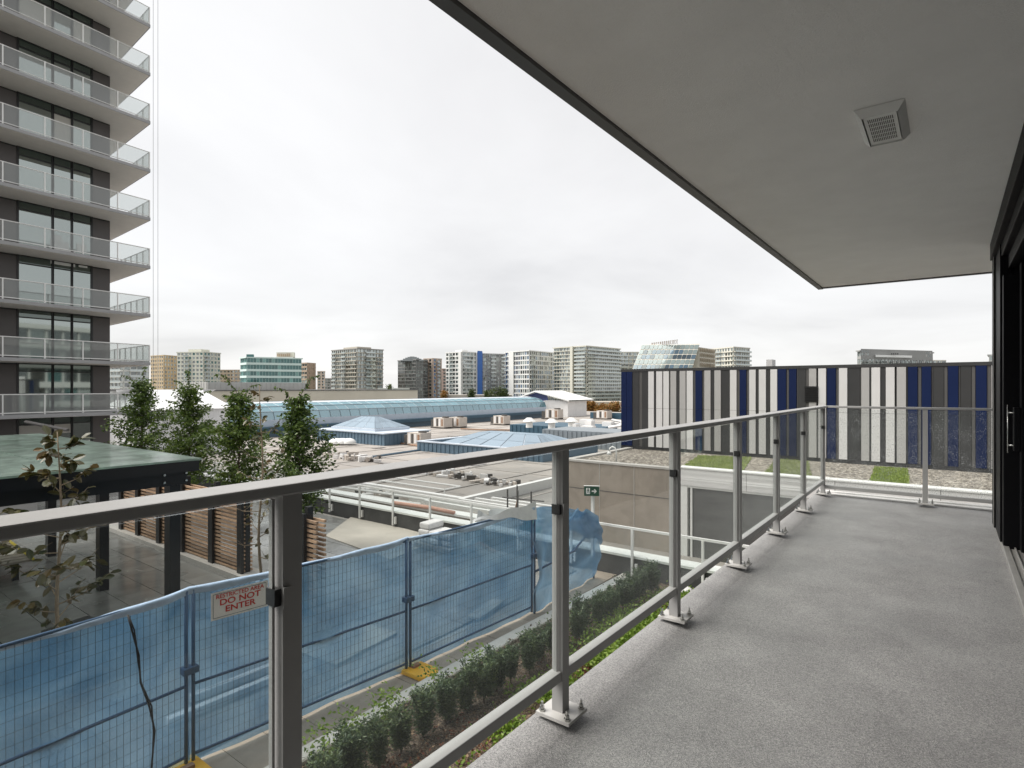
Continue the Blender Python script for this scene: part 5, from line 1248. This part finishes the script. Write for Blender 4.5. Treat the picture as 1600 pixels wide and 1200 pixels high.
building('apartment_building', 'distant beige block with white balconies right of the sloped glass building', U(1112, 400), U(1146, 380), U(1171, 392), ZT(543.5, 382), 15, dict(bay=2.8, sp=.28, pier=.3, so=.9, gp=(.5, .85), split=True, glass=wg, col=(.60, .58, .51), balc=[(.1, .5)], side={'balc': [(0, 1)]}))
# sloped glass building
sg = thing('sloped_glass_building', 'distant building with leaning glass front, tan fins and letters on its roof', 'building', (*U(1050, 330), CGZ))
dA, dB, dC = 335, 318, 345
def lp(u, v, d): p = U(u, d); return Vector((*p, ZT(v, d)))
g0, g1, g2, g3 = lp(985, 585, dA), lp(1079, 585, dB), lp(1093, 538, dB+6), lp(1003, 538.5, dA+6)
gb = MB(); wb = MB(); random.seed(12)
nu, nv = 13, 6
for i in range(nu):
    for j in range(nv):
        def pt(a, c): return g0.lerp(g1, a).lerp(g3.lerp(g2, a), c)
        e_ = .06; r = random.random(); mi = 2 if (j in (0, 2, 5) or r < .35) else (0 if r < .6 else 1)
        gb.q([pt((i+e_)/nu, (j+.08)/nv), pt((i+1-e_)/nu, (j+.08)/nv), pt((i+1-e_)/nu, (j+.92)/nv), pt((i+e_)/nu, (j+.92)/nv)], mi)
bk = Vector((*[c*12/math.hypot(*U(1040, 1)) for c in U(1040, 1)], 0))
off_ = bk.normalized()*.25
wb.q([g0+off_, g1+off_, g2+off_, g3+off_]); wb.q([g3+off_, g2+off_, g2+bk, g3+bk])
r0 = [U(1079, dB+.6), U(1120, dC), (U(1120, dC)[0]+bk.x, U(1120, dC)[1]+bk.y), (U(1003, dA+8)[0]+bk.x, U(1003, dA+8)[1]+bk.y), U(1003, dA+8)]
wb.prism([U(1093, dB+7), U(1118, dC), U(1110, dC+10), U(1010, dA+22), U(1004, dA+9)], CGZ, ZT(541, dB))
wb.prism([U(1080, dB+2), U(1119, dC-1), U(1118, dC+1), U(1094, dB+8)], CGZ, ZT(574, dB))
wb.build('wall', pal((.66, .63, .55)), sg); stuff(gb.build('window', [coated_mat('sloped_glass_dark', (.03, .045, .06), .05, island=.4), coated_mat('sloped_glass_blue', (.07, .11, .15), .05, island=.3), coated_mat('sloped_glass_pale', (.17, .205, .205), .05, island=.2)], sg))
b = MB()
for k in range(9):
    for j in range(4):
        f0 = k/9+.03; f1 = k/9+.075
        u0 = 1094+24*f0; u1 = 1094+24*f1; d0 = dB+6+(dC-dB-8)*f0; d1 = dB+6+(dC-dB-8)*f1; zl = ZT(572-j*8, dB); zh = ZT(572-j*8-6, dB)
        b.prism([U(u0, d0), U(u1, d1), U(u1, d1+.6), U(u0, d0+.6)], zl, zh)
stuff(b.build('fin_window', pal((.36, .29, .20)), sg))
b = MB(); b.prism([U(1004, dA+7), U(1093, dB+8), U(1093, dB+9), U(1004, dA+8)], ZT(538, dB), ZT(535.5, dB)); b.build('roof', pal((.62, .58, .52)), sg)
b = MB(); random.seed(6)
for q in range(13):
    u = 1018+q*3.25; d0 = dA-(q+2)*1.05+7; zb_ = ZT(536.0-.12*q, dB); zt2 = ZT(530.8-.2*q, dB); k = random.choice((0, 1, 2))
    def st_(ua, ub, za, zb2): b.prism([U(ua, d0), U(ub, d0), U(ub, d0+.4), U(ua, d0+.4)], za, zb2)
    st_(u, u+.7, zb_, zt2)
    if k != 1: st_(u+1.5, u+2.1, zb_, zt2)
    st_(u+.7, u+2.0, zt2-.5, zt2); st_(u+.7, u+1.5, (zb_+zt2)/2-.2, (zb_+zt2)/2+.2)
    if k != 0: st_(u+.7, u+2.0, zb_, zb_+.4)
b.build('roof_letters', pal((.42, .35, .28)), sg)
ht = building('hotel_building', 'distant grey hotel with a white band above the striped wall', U(1340, 330), U(1346, 327), U(1457, 345), ZT(550, 332), 9, dict(bay=2.6, sp=.35, pier=.25, gp=(.4, .8), split=True, glass=[g_dk, g_md, g_lt], col=(.30, .30, .29)))
dh = 333; b = MB(); b.prism([U(1345, 326.5), U(1457, 344.4), U(1457, 345), U(1345, 327.2)], ZT(562, dh), ZT(547, dh)+.3); b.build('screen_wall', pal((.29, .29, .285)), ht)
b = MB(); random.seed(8)
for q in range(36):
    ua = 1346+q*3.05; da = 326.4+(ua-1345)*.16
    for vv in (548.2, 552.6, 563.5, 568):
        b.q([(*U(ua, da), ZT(vv+3.4, dh)), (*U(ua+2.2, da+.35), ZT(vv+3.4, dh)), (*U(ua+2.2, da+.35), ZT(vv, dh)), (*U(ua, da), ZT(vv, dh))], random.choice((0, 0, 1, 1, 2)))
stuff(b.build('screen_window', [g_dk, g_md, pal((.42, .42, .41))], ht))
b = MB(); b.prism([U(1368, 328.5), U(1425, 336.5), U(1425, 337.5), U(1368, 329.5)], ZT(558.5, dh), ZT(555, dh)); b.build('white_band', pal((.78, .78, .77)), ht)
b = MB()
for q in range(4): u = 1392+q*3.2; b.prism([U(u, 331.2), U(u+2.2, 331.2), U(u+2.2, 331.6), U(u, 331.6)], ZT(554.2, dh), ZT(552.2, dh))
b.build('sign_letters', pal((.05, .05, .05)), ht)
building('apartment_building', 'distant small pale block just right of the grey hotel', U(1456, 430), None, U(1478, 430), ZT(564, 430), 9, {**S_apt, 'col': (.60, .58, .52)})
building('apartment_building', 'distant pale building filling the gap at the right edge by the door', U(1545, 300), None, U(1640, 300), ZT(556, 300), 10, {**S_apt, 'col': (.5, .5, .48)})
building('apartment_building', 'teal glass mid rise seen only as a dark reflection in the lower tower windows', (22, 72), (22, 34), (40, 32), 10, 9, dict(bay=2.2, sp=.3, pier=.12, so=.5, gp=(.5, .8), glass=[g_dk, g_teal, g_md], col=(.45, .46, .44)))
# low podiums at the foot of the towers
random.seed(31)
b = MB(); b.prism([U(690, 330), U(800, 330), U(800, 350), U(690, 350)], CGZ, ZT(617, 330)); b.box(0, 0, 0, 0, 0, 0); one(b, 'parkade', pal((.40, .37, .33)), 'long low parkade roof in front of the white tower', 'building')
b = MB(); b.prism([U(590, 360), U(640, 360), U(640, 380), U(590, 380)], CGZ, ZT(606.5, 360)); one(b, 'low_building', pal((.5, .52, .48)), 'low pale building left of the dark curved block', 'building')
b = MB(); b.prism([U(900, 300), U(985, 300), U(985, 318), U(900, 318)], CGZ, ZT(628, 300)); one(b, 'low_building', pal((.45, .40, .33)), 'low podium at the foot of the large beige slab', 'building')
# far trees
def far_tree(u, d, vt_, wpx, m, label, seed, grp='distant street trees'):
    global rng
    rng = np.random.default_rng(seed); x, y = U(u, d); zt2 = ZT(vt_, d); wd = wpx/FPX*d/2; h = zt2-CGZ
    r_ = thing('street_tree', label, 'tree', (x, y, CGZ), grp)
    b = MB(); b.tube([(x, y, CGZ), (x, y, CGZ+h*.7)], [.3, .1], 6); b.build('trunk', bark_d, r_)
    n = 1500; k = 14; cc = np.c_[rng.normal(0, wd*.45, (k, 2)), CGZ+h*rng.uniform(.45, .92, k)]; cc[:, 0] += x; cc[:, 1] += y
    id_ = rng.integers(0, k, n); pos = cc[id_]+rng.normal(0, 1, (n, 3))*np.array([wd*.28, wd*.28, h*.06]); pos[:, 2] = np.minimum(pos[:, 2], zt2)
    V, F = leaves(pos, rng.normal(0, 1, (n, 3)), .9, .6); stuff(np_mesh('crown', V, F, m, r_))
for i, a in enumerate(((608, 340, 601, 14, fartree, 'distant green tree between the rounded tower and the dark curved block'), (738, 326, 607, 13, fartree, 'distant rounded tree in front of the white tower'), (762, 326, 610, 8, fartree, 'small distant tree at the foot of the blue stripe'), (779, 326, 603, 20, fartree, 'distant large dark tree in front of the grey slab'), (695, 328, 611, 12, autumn, 'distant reddish tree beside the brown slab'), (895, 280, 634, 14, fartree, 'distant tree right of the white domed hood'), (922, 270, 626, 20, autumn, 'distant autumn tree in front of the beige slab'), (940, 265, 629, 18, autumn, 'distant orange tree nearest the striped wall'), (958, 262, 628, 18, autumn, 'distant rust coloured tree touching the striped wall edge'), (907, 262, 636, 12, autumn, 'distant low orange shrub tree by the white hood'))):
    far_tree(*a, seed=60+i)
